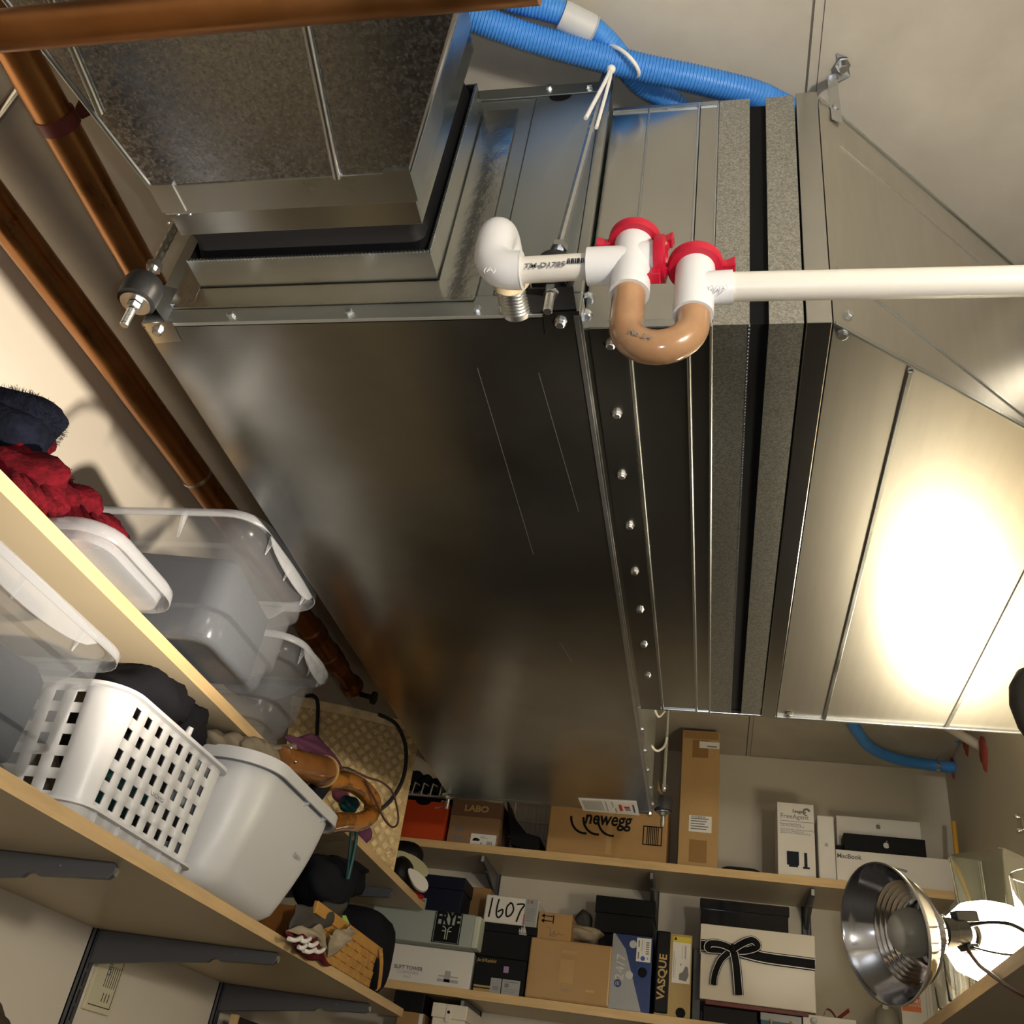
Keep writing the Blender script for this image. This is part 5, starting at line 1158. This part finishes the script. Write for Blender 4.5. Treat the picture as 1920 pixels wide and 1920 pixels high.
decal(t, 'label_print', 'ink_grey', [(W*.85, H*.82, W*.90, H*.93)]+[(W*.80, H*(.62-k*.07), W*.96, H*(.635-k*.07)) for k in range(7)], y=-0.0012)
t, W, H = carton('carton', 'big brown carton wrapped in clear tape on the lower back shelf', 'box', 988, 1145, 1764, 1884, 2.775, 0.22, 'packing_tape', BZL, bevel=0.005)
decal(t, 'tape_patch', 'kraft_light', [(W*.40, H*.78, W*.58, H*.835), (W*.39, H*.30, W*.56, H*.68)]); decal(t, 'brown_print', 'ink_grey', [(W*(.44+k*.03), H*.17, W*(.45+k*.03), H*.20) for k in range(4)]); decal(t, 'gold_sticker', 'gold_print', [(W*.72, H*.20, W*.82, H*.235)])
ZC2 = BZL+0.0004+H
t, W, H = carton('carton', 'small brown carton printed with two sideways arrows on the big taped carton', 'box', 1008, 1072, 1712, 1762, 2.80, 0.13, 'kraft', ZC2+0.0004)
m = MB()
for z_ in (.86, .68):
    m.box((W*.16, -0.001, H*z_-.0012), (W*.42, -0.0005, H*z_+.0012)); m.prism([(W*.08, -0.0005, H*z_), (W*.18, -0.0005, H*z_+.006), (W*.18, -0.0005, H*z_-.006)], (0, -0.0005, 0))
m.box((W*.43, -0.001, H*.60), (W*.46, -0.0005, H*.92)); m.build('arrow_print', 'ink', t)
stroke(t, [(W*.25, H*.46), (W*.38, H*.42), (W*.40, H*.15), (W*.52, H*.34), (W*.50, H*.12), (W*.62, H*.26), (W*.78, H*.22)], 0.0006, 'ink_grey', 'scribble')
gb = thing('cloth_bag', 'rumpled grey cloth bag lying behind the arrow carton', 'bag')
lumps('cloth', 'cloth_beige', gb, [(at(1090, 1752, y=2.88), (0.06, 0.05, 0.022))], 51, 0.1); lumps('handle', 'cloth_grey', gb, [(at(1095, 1728, y=2.92), (0.025, 0.03, 0.03))], 52, 0.06)
t, W, H = carton('shoe_box', 'plain black lidded shoe box rising behind the blue 24/7 box', 'box', 1117, 1226, 1684, 1752, 2.87, 0.14, 'black_card', None, lid=(0.045, 'black_card', 0.003))
# support under it
t2, W2, H2 = carton('shoe_box', 'plain black shoe box under another, mostly hidden by the blue 24/7 box', 'box', 1119, 1224, 1752, 1850, 2.89, 0.12, 'black_card', BZL); 
t2.children[0].data.transform(Matrix.Diagonal((1, 1, (t.location.z-t2.location.z-0.0005)/H2, 1)))
t, W, H = carton('shoe_box', 'blue and silver shoe box lettered 24/7 standing upright', 'box', 1144, 1221, 1753, 1896, 2.785, 0.095, 'blue_card', BZL, bevel=0.001)
m = MB(); m.prism([(0.001, -0.0006, 0.001), (W*.80, -0.0006, 0.001), (W*.34, -0.0006, H*.80), (W*.06, -0.0006, H-.001), (0.001, -0.0006, H-.001)], (0, -0.0005, 0)); m.build('silver_field', 'silver_card', t)
text(t, '24/7', (W*.245, -0.0016, H*.55), 0.032, 'dot_pale', rot=math.pi/2-0.04, bold=0.0004, space=1.15)
disc(t, 'round_logo', 'blue_card', W*.20, H*.335, 0.0095, -0.0012); m = MB()
for k in range(3): m.tube([(W*.20-0.004+k*0.004, -0.0018, H*.335-0.005), (W*.20-0.005+k*0.004, -0.0018, H*.335), (W*.20-0.004+k*0.004, -0.0018, H*.335+0.005)], 0.0008, 4)
m.build('logo_stripe', 'dot_pale', t)
for x_, z_, r_ in ((.52, .875, .010), (.47, .46, .010), (.2, .12, .011)): disc(t, 'dot', 'dot_pale' if z_ > .2 else 'silver_card', W*x_, H*z_, r_, -0.0012)
decal(t, 'size_label', 'paper', [(W*.61, H*.655, W*.965, H*.975)])
decal(t, 'label_print', 'ink_grey', [(W*.65, H*.69, W*.68, H*.78), (W*.65, H*.85, W*.68, H*.94)]+[(W*.84, H*(.76+k*.03), W*.92, H*(.775+k*.03)) for k in range(6)]+[(W*.74, H*.80, W*.75, H*.95), (W*.88, H*.69, W*.90, H*.72)], y=-0.0012)
disc(t, 'colour_dot', 'blue_print', W*.775, H*.70, 0.006, -0.0013); disc(t, 'finger_hole', 'ink', W*.78, H*.515, 0.0125, -0.0012)
m = MB(); m.tube([(W*.78+0.014*math.cos(a_), -0.001, H*.515+0.014*math.sin(a_)) for a_ in [2*math.pi*k/24 for k in range(25)]], 0.0014, 5, caps=False); m.build('hole_ring', 'blue_print', t, smooth=60)
t, W, H = carton('shoe_box', 'black and tan hiking boot box lettered VASQUE standing upright', 'box', 1229, 1296, 1750, 1908, 2.785, 0.20, 'tan_card', BZL, bevel=0.002)
MB().box((-0.001, -0.003, 0.004), (W*.385, 0.2, H+0.003)).build('lid', 'black_card', t, bevel=0.004)
text(t, 'VASQUE', (W*.19, -0.0038, H*.45), 0.028, 'gold_print', rot=math.pi/2-0.03, bold=0.0007, width=1.05)
decal(t, 'size_label', 'white_card', [(W*.46, H*.40, W*.965, H*.965)]); decal(t, 'yellow_bar', 'yellow_print', [(W*.46, H*.895, W*.965, H*.965)], y=-0.0012)
m = MB(); m.prism([(W*(x_), -0.0012, H*z_) for x_, z_ in ((.66, .44), (.86, .43), (.93, .50), (.90, .60), (.83, .61), (.76, .54), (.66, .51))], (0, -0.0005, 0)); m.build('boot_print', 'ink_grey', t)
decal(t, 'label_print', 'ink_mid', [(W*.49, H*.46, W*.51, H*.78), (W*.54, H*.46, W*.55, H*.70), (W*.72, H*.70, W*.73, H*.86), (W*.80, H*.70, W*.84, H*.86), (W*.68, H*.61, W*.72, H*.64)], y=-0.0012)
disc(t, 'finger_hole', 'ink', W*.74, H*.055, 0.0125, -0.0012)
m = MB(); c_ = Vector((W*.53, -0.0018, H*.935)); m.prism([c_+Vector((0.005*math.cos(a_), 0, 0.005*math.sin(a_))) for a_ in (1.57, 3.67, 5.76)], (0, -0.0004, 0)); m.build('triangle_mark', 'ink', t)
t, W, H = carton('carton', 'narrow dark grey box squeezed between the tan boot box and the ribbon box', 'box', 1299, 1314, 1778, 1905, 2.82, 0.15, 'bracket_grey', BZL)
# pile under the ribbon gift box
bxz = at(1420, 1888, y=2.80).z
st, W, H = carton('dark_case', 'dark flat cases piled under the white ribbon box', 'box', 1318, 1420, 1893, 1935, 2.80, 0.18, 'black_card', BZL)
st.children[0].data.transform(Matrix.Diagonal((1, 1, max(0.2, (bxz-0.012-BZL)/H), 1)))
gbag, W, H = carton('gift_bag', 'teal gift bag with gold rope handles under the white ribbon box', 'gift bag', 1426, 1503, 1896, 1940, 2.79, 0.10, 'teal_card', BZL)
gh = gbag; kk = (bxz-0.012-BZL)/H; gbag.children[0].data.transform(Matrix.Diagonal((1, 1, kk, 1))); Hh = H*kk
decal(gbag, 'silver_band', 'silver_card', [(0, Hh-0.018, W, Hh-0.001)])
for x_ in (.25, .75):
    m = MB(); m.tube([(W*x_+0.0015*math.sin(k*1.2), -0.003+0.001*math.cos(k*1.2), 0.002+k*0.0022) for k in range(int((Hh-0.014)/0.0022))], 0.0030, 6); m.build('rope_handle', 'gold_print', gbag, smooth=60)
wbx, W, H = carton('gift_box', 'white box with red bow beside the teal gift bag at the bottom edge', 'box', 1506, 1606, 1908, 1945, 2.79, 0.18, 'white_card', BZL)
kk = (at(1555, 1907, y=2.79).z-BZL)/H; wbx.children[0].data.transform(Matrix.Diagonal((1, 1, kk, 1))); H *= kk
strip(spline([(W*.40, 0.02, H), (W*.46, 0.015, H+0.018), (W*.56, 0.02, H+0.016), (W*.66, 0.03, H+0.002)], 5), Vector((0, 0.012, 0)), Vector((0, 0, 0.001))).build('bow', 'red_ribbon', wbx, smooth=60)
strip(spline([(W*.68, 0.03, H+0.002), (W*.80, 0.02, H+0.014), (W*.88, 0.01, H+0.022)], 5), Vector((0, 0.010, 0.006)), Vector((0.001, 0, 0.001))).build('bow', 'red_ribbon', wbx, smooth=60)
MB().sphere((W*.2, -0.004, H*.72), 0.008, 12, 8).build('knob', 'pvc', wbx, smooth=60)
rs_ = thing('red_folder', 'thin dark red folder lying under the white ribbon box', 'folder')
xa, xb = at(1322, 1885, y=2.785).x, at(1516, 1893, y=2.785).x
MB().box((xa, 2.785, bxz-0.0105), (xb, 2.98, bxz-0.0005)).build('cover', 'red_clamp', rs_, bevel=0.001)
# ribbon box
t, W, H = carton('gift_box', 'large white gift box tied with a black and white ribbon bow', 'box', 1313, 1528, 1744, 1888, 2.785, 0.22, 'cream_card', bxz+0.0002, bevel=0.002)
MB().box((-0.002, -0.003, H*.60), (W+0.002, 0.223, H+0.001)).build('lid', 'cream_card', t, bevel=0.002)
def ribbon(pts, hw, nm='ribbon', par=t, ydir=None):
    pts = [Vector(p) for p in pts]; P = spline(pts, 6); m = MB(); e = MB()
    ringsA = []; r1 = []; r2 = []
    for i, p in enumerate(P):
        tg_ = (P[min(i+1, len(P)-1)]-P[max(i-1, 0)]).normalized(); s_ = tg_.cross(Vector((0, -1, 0))).normalized(); d_ = Vector((0, -0.0008, 0))
        ringsA.append([p-s_*hw, p+s_*hw, p+s_*hw+d_, p-s_*hw+d_])
        r1.append([p+s_*hw*.72+d_*1.3, p+s_*hw*.86+d_*1.3, p+s_*hw*.86+d_*2, p+s_*hw*.72+d_*2]); r2.append([p-s_*hw*.86+d_*1.3, p-s_*hw*.72+d_*1.3, p-s_*hw*.72+d_*2, p-s_*hw*.86+d_*2])
    m.loft(ringsA); o = m.build(nm, 'ink', par); e.loft(r1); e.loft(r2); e.build('white_stripe', 'paper', o); return o
ribbon([(0, -0.0042, H*.70), (W*.13, -0.0045, H*.70), (W*.28, -0.006, H*.685)], 0.0155)
ribbon([(W*.30, -0.006, H*.685), (W*.55, -0.0045, H*.635), (W*.80, -0.0045, H*.625), (W, -0.0042, H*.62)], 0.0155)
kx, kz = W*.285, H*.69
ribbon([(kx, -0.010, kz), (kx+W*.10, -0.028, kz+H*.09), (kx+W*.175, -0.034, kz+H*.125), (kx+W*.215, -0.026, kz+H*.06), (kx+W*.12, -0.014, kz+H*.00), (kx, -0.010, kz-H*.02)], 0.011, 'bow_loop')
ribbon([(kx, -0.010, kz), (kx-W*.10, -0.026, kz+H*.03), (kx-W*.20, -0.034, kz+H*.015), (kx-W*.22, -0.026, kz-H*.05), (kx-W*.12, -0.014, kz-H*.035), (kx, -0.010, kz-H*.02)], 0.011, 'bow_loop')
ribbon([(kx, -0.010, kz-H*.01), (kx-W*.10, -0.016, kz-H*.16), (kx-W*.155, -0.010, kz-H*.36), (kx-W*.165, -0.008, kz-H*.50)], 0.010, 'bow_tail')
ribbon([(kx+W*.005, -0.011, kz-H*.01), (kx+W*.03, -0.016, kz-H*.2), (kx+W*.045, -0.012, kz-H*.42), (kx+W*.055, -0.008, kz-H*.59)], 0.0125, 'bow_tail')
MB().sphere((kx, -0.014, kz), (0.009, 0.007, 0.013), 12, 8).build('knot', 'ink', t, smooth=60)
ZG = bxz+0.0002+H+0.0014
t, W, H = carton('glossy_box', 'glossy black rectangular box on top of the white ribbon box', 'box', 1314, 1478, 1692, 1738, 2.80, 0.18, 'black_gloss', ZG+0.0006, bevel=0.003)
MB().box((-0.003, -0.004, H*.60), (W+0.003, 0.183, H)).build('lid', 'black_gloss', t, bevel=0.003)
# ---- below the lower back shelf
t, W, H = carton('keepsake_box', 'off-white keepsake box with flap closure under the lower back shelf', 'box', 806, 868, 1882, 1990, 2.80, 0.2, 'cream_card', 0.0205, lid=(0.035, 'cream_card', 0.004), bevel=0.002)
m = MB(); m.prism([(W*.40, -0.0045, H-.001), (W*.58, -0.0045, H-.001), (W*.58, -0.0045, H-.038), (W*.55, -0.0045, H-.044), (W*.43, -0.0045, H-.044), (W*.40, -0.0045, H-.038)], (0, -0.002, 0)); m.build('flap', 'cream_card', t, bevel=0.001)
disc(t, 'stud', 'ink', W*.49, H-.020, 0.004, -0.0068)
t, W, H = carton('carton', 'brown carton below the lower back shelf under a black box', 'box', 738, 788, 1896, 1990, 2.80, 0.2, 'kraft_dark', 0.0205)
decal(t, 'pale_side', 'dot_pale', [(W-0.012, 0.01, W-0.001, H-0.002)])
zz = 0.0205+H
t, W, H = carton('shoe_box', 'matt black box stacked on the brown carton below the lower back shelf', 'box', 738, 796, 1856, 1894, 2.80, 0.2, 'black_card', zz+0.0006)

# ================================================================== right shelf
RZ = 0.302; RXF = 0.375
rs = thing('shelf_board', 'right wall shelf with pale edge carrying the glassware', 'shelf', (RXF, 1.0, RZ))
MB().box((0.0008, 0, -0.0195), (XR-RXF, 1.55, 0)).build('board', 'shelf_face', rs)
MB().box((-0.0006, 0, -0.0195), (0.0008, 1.55, 0)).build('edge_band', 'birch', rs)
zz = RZ+0.0005
# lit lamp
lp = thing('table_lamp', 'glowing white lamp among the glassware on the right shelf', 'lamp', (0.43, 1.72, zz))
MB().lathe([(0.05, 0), (0.05, 0.008), (0.02, 0.012), (0.012, 0.02), (0.012, 0.03)], (0, 0, 0), (0, 0, 1), n=28).build('base', 'frosted', lp, smooth=40)
MB().lathe([(0.030, 0.028), (0.055, 0.040), (0.068, 0.065), (0.070, 0.09), (0.062, 0.115), (0.042, 0.134), (0.015, 0.142)], (0, 0, 0), (0, 0, 1), n=36).build('diffuser', 'lamp_glow', lp, smooth=60)
# square vase
def vase():
    t = thing('square_vase', 'tapered square clear glass vase on the right shelf', 'vase', (0.505, 1.935, zz), math.radians(45))
    def sq(h, z, r): return rrect(-h, h, -h, h, r, z, 3)
    H = 0.277
    MB().loft([sq(0.034, 0, 0.006), sq(0.038, 0.004, 0.008), sq(0.056, H-0.002, 0.008), sq(0.0555, H, 0.008), sq(0.0525, H, 0.006), sq(0.052, H-0.002, 0.006), sq(0.035, 0.018, 0.006), sq(0.030, 0.016, 0.005)]).build('glass', 'vase_glass', t, smooth=40)
vase()
def tumbler(label, x, y, r0, r1, H, name='drinking_glass'):
    t = thing(name, label, 'glass', (x, y, zz))
    MB().lathe([(r0*.9, 0), (r0, 0.003), (r1, H-0.001), (r1-0.0008, H), (r1-0.0018, H), (r1-0.0022, H-0.002), (r0-0.002, 0.010), (r0*.6, 0.008)], (0, 0, 0), (0, 0, 1), n=40).build('glass', 'thin_glass', t, smooth=40)
tumbler('tall slim glass left of the square vase, behind the lamp clamp', 0.405, 1.835, 0.022, 0.027, 0.135)
tumbler('wide glass tumbler at the right edge in front of the square vase', 0.468, 1.52, 0.042, 0.050, 0.135)
tumbler('flared glass standing at the far front corner beside the lamp reflector', 0.402, 1.92, 0.020, 0.026, 0.10)
# clamp lamp
lc = Vector((0.242, 1.544, 0.343)); n_ = Vector((-0.868, -0.46, -0.189)).normalized()
cl = thing('clamp_lamp', 'round polished metal clamp lamp with unlit frosted bulb at the lower right', 'lamp')
K = 0.80; ax = -n_; prof = [(0.1185, -0.001), (0.1195, 0.001), (0.1175, 0.004), (0.112, 0.016), (0.103, 0.034), (0.094, 0.049)]
r, h = 0.090, 0.055
for k in range(6):
    prof += [(r, h), (r+0.0012, h+0.0035), (r-0.003, h+0.006)]; r -= 0.0062; h += 0.0072
prof += [(0.050, 0.103), (0.044, 0.116), (0.030, 0.128), (0.024, 0.130)]
prof = [(r_*K, h_*K*0.9) for r_, h_ in prof]
MB().lathe(prof, lc, ax, n=72, cap0=False, cap1=True).build('reflector', 'reflector', cl, smooth=25, solid=0.0012)
MB().lathe([(r_*K, h_*K) for r_, h_ in [(0.1178, -0.002), (0.1205, -0.0012), (0.1205, 0.0022), (0.1178, 0.003)]], lc, ax, n=72, cap0=False, cap1=False).build('rolled_rim', 'zinc', cl, smooth=60)
MB().sphere(lc+ax*0.050, 0.034, 28, 18).build('bulb', 'frosted', cl, smooth=70)
MB().lathe([(r_*K, h_*K) for r_, h_ in [(0.018, 0.10), (0.018, 0.13)]], lc, ax, n=20).build('bulb_neck', 'frosted', cl, smooth=40)
MB().lathe([(r_*K, h_*K) for r_, h_ in [(0.026, 0.128), (0.026, 0.150), (0.023, 0.153), (0.023, 0.180), (0.020, 0.184)]], lc, ax, n=24).build('socket', 'black_plastic', cl, smooth=35)
b_ = lc+ax*0.140; up = Vector((0, 0, 1)); sd_ = ax.cross(up).normalized()
MB().box((-0.010, -0.008, -0.004), (0.030, 0.008, 0.012), Matrix.Translation(b_+Vector((0, 0, 0.018))) @ ax.to_track_quat('X', 'Z').to_matrix().to_4x4()).build('clamp_jaw', 'black_plastic', cl, bevel=0.002)
MB().box((-0.004, -0.010, -0.026), (0.018, 0.010, -0.016), Matrix.Translation(b_) @ ax.to_track_quat('X', 'Z').to_matrix().to_4x4()).build('clamp_jaw', 'black_plastic', cl, bevel=0.002)
rcx = at(1815, 1757, y=(b_+ax*0.05).y)
m = MB(); m.tube([rcx+CR*0.017*math.cos(a_)+CD*0.021*math.sin(a_) for a_ in [2*math.pi*k/24 for k in range(25)]], 0.0042, 8, caps=False); m.build('clamp_ring', 'black_plastic', cl, smooth=60)
MB().tube([b_+Vector((0, 0, 0.01)), rcx-CR*0.016], 0.006, 8).build('clamp_bar', 'black_plastic', cl, smooth=40)
MB().sphere(lc+ax*0.108+Vector((0, 0, 0.022)), 0.004, 10, 8).build('thumb_screw', 'chrome', cl, smooth=60)
yy = rcx.y
MB().tube(spline([b_+ax*0.01, at(1800, 1742, y=yy), at(1840, 1731, y=yy-0.05), at(1890, 1732, y=yy-0.12), at(1925, 1748, y=yy-0.15)], 6), 0.0028, 8).build('cord', 'black_plastic', cl, smooth=60)
MB().tube(spline([at(1808, 1772, y=yy), at(1835, 1808, y=yy-0.08), at(1858, 1826, y=yy-0.14), at(1895, 1852, y=yy-0.22), at(1930, 1872, y=yy-0.27)], 6), 0.0030, 8).build('cord', 'cord_brown', cl, smooth=60)
MB().tube(spline([at(1812, 1772, y=yy), at(1850, 1783, y=yy-0.08), at(1890, 1790, y=yy-0.14), at(1925, 1790, y=yy-0.18)], 6), 0.0016, 8).build('cord', 'black_plastic', cl, smooth=60)
# things behind the reflector
t, W, H = carton('book', 'white slipcase with an orange natural habitat label behind the clamp lamp', 'book', 1689, 1748, 1790, 1960, 2.80, 0.16, 'white_card', BZL, bevel=0.001)
zl = at(1718, 1898, y=2.80).z-t.location.z; zh = at(1718, 1830, y=2.80).z-t.location.z
decal(t, 'orange_label', 'orange_print', [(W*.02, zl, W*.62, zh)])
text(t, 'N', (W*.33, -0.0014, zl+(zh-zl)*.74), (zh-zl)*.55, 'paper', bold=0.0006)
for k, s in enumerate(('natural', 'habitat', 'adventures')): text(t, s, (W*.32, -0.0014, zl+(zh-zl)*(.46-.14*k)), (zh-zl)*(.20 if k < 2 else .12), 'paper')
decal(t, 'spine_stripe', 'silver_card', [(W*.80, 0.002, W*.815, H-.002), (W*.90, 0.002, W*.91, H-.002)])
fg = thing('figurine', 'smooth white rounded ornament below the clamp lamp reflector', 'ornament')
q = at(1662, 1905, y=2.84)
MB().lathe([(0.020, BZL+0.001-q.z), (0.030, (BZL-q.z)*.5), (0.032, -0.03), (0.026, 0.012), (0.012, 0.024)], q, (0, 0, 1), n=24).build('body', 'frosted', fg, smooth=60)
MB().sphere(q+Vector((-0.004, -0.02, 0.016)), 0.008, 12, 8).build('bead', 'pvc', fg, smooth=60)
# right edge
hs = thing('black_housing', 'black rounded lamp housing entering at the right edge below the bright duct', 'lamp housing')
q = at(1945, 1318, y=0.9)
MB().lathe([(0.004, -0.036), (0.012, -0.032), (0.021, -0.018), (0.024, 0.0), (0.021, 0.022), (0.013, 0.042), (0.005, 0.05)], q, (0.05, 0, -1), n=28).build('housing', 'black_housing', hs, smooth=60)
MB().tube([q, q+Vector((0.35, 0.05, 0.02)), Vector((XR, 1.0, q.z+0.03))], 0.006, 10).build('arm', 'black_plastic', hs, smooth=60)
ck = thing('chrome_clip', 'small chrome clip on the right wall at the right edge', 'clip')
q = at(1914, 1545, x=XR-0.006)
MB().box((q.x-0.004, q.y-0.02, q.z-0.02), (XR, q.y+0.012, q.z+0.02)).build('plate', 'chrome', ck, bevel=0.003)
for s in (-1, 1): MB().sphere((q.x-0.006, q.y, q.z+s*0.016), 0.007, 12, 8).build('knob', 'chrome', ck, smooth=60)
for o in bpy.data.objects:
    for k in ('w', 'h'):
        if k in o: del o[k]
GROUPS = {'shelf_bracket': 'dark grey shelf brackets', 'wall_standard': 'vertical shelf rails on the walls', 'shelf_board': 'birch-edged wall shelves', 'shoe_box': 'shoe boxes on the back shelves',
          'device_box': 'fruit-logo boxes on the upper back shelf', 'drinking_glass': 'glasses on the right shelf', 'clear_bin': 'clear storage bins on the left shelves', 'copper_pipe': 'copper pipes under the ceiling',
          'hanger_rod': 'hanger rods of the air handler', 'corrugated_hose': 'blue corrugated hoses', 'sealant_patch': 'red sealant patches on the right wall', 'carton': 'brown and dark cartons on the back shelves', 'umbrella': 'umbrellas behind the white bin', 'glove': 'gloves in the perforated basket'}
for o in bpy.data.objects:
    g = GROUPS.get(o.name.split('.')[0])
    if g and o.parent is None and 'category' in o: o['group'] = g
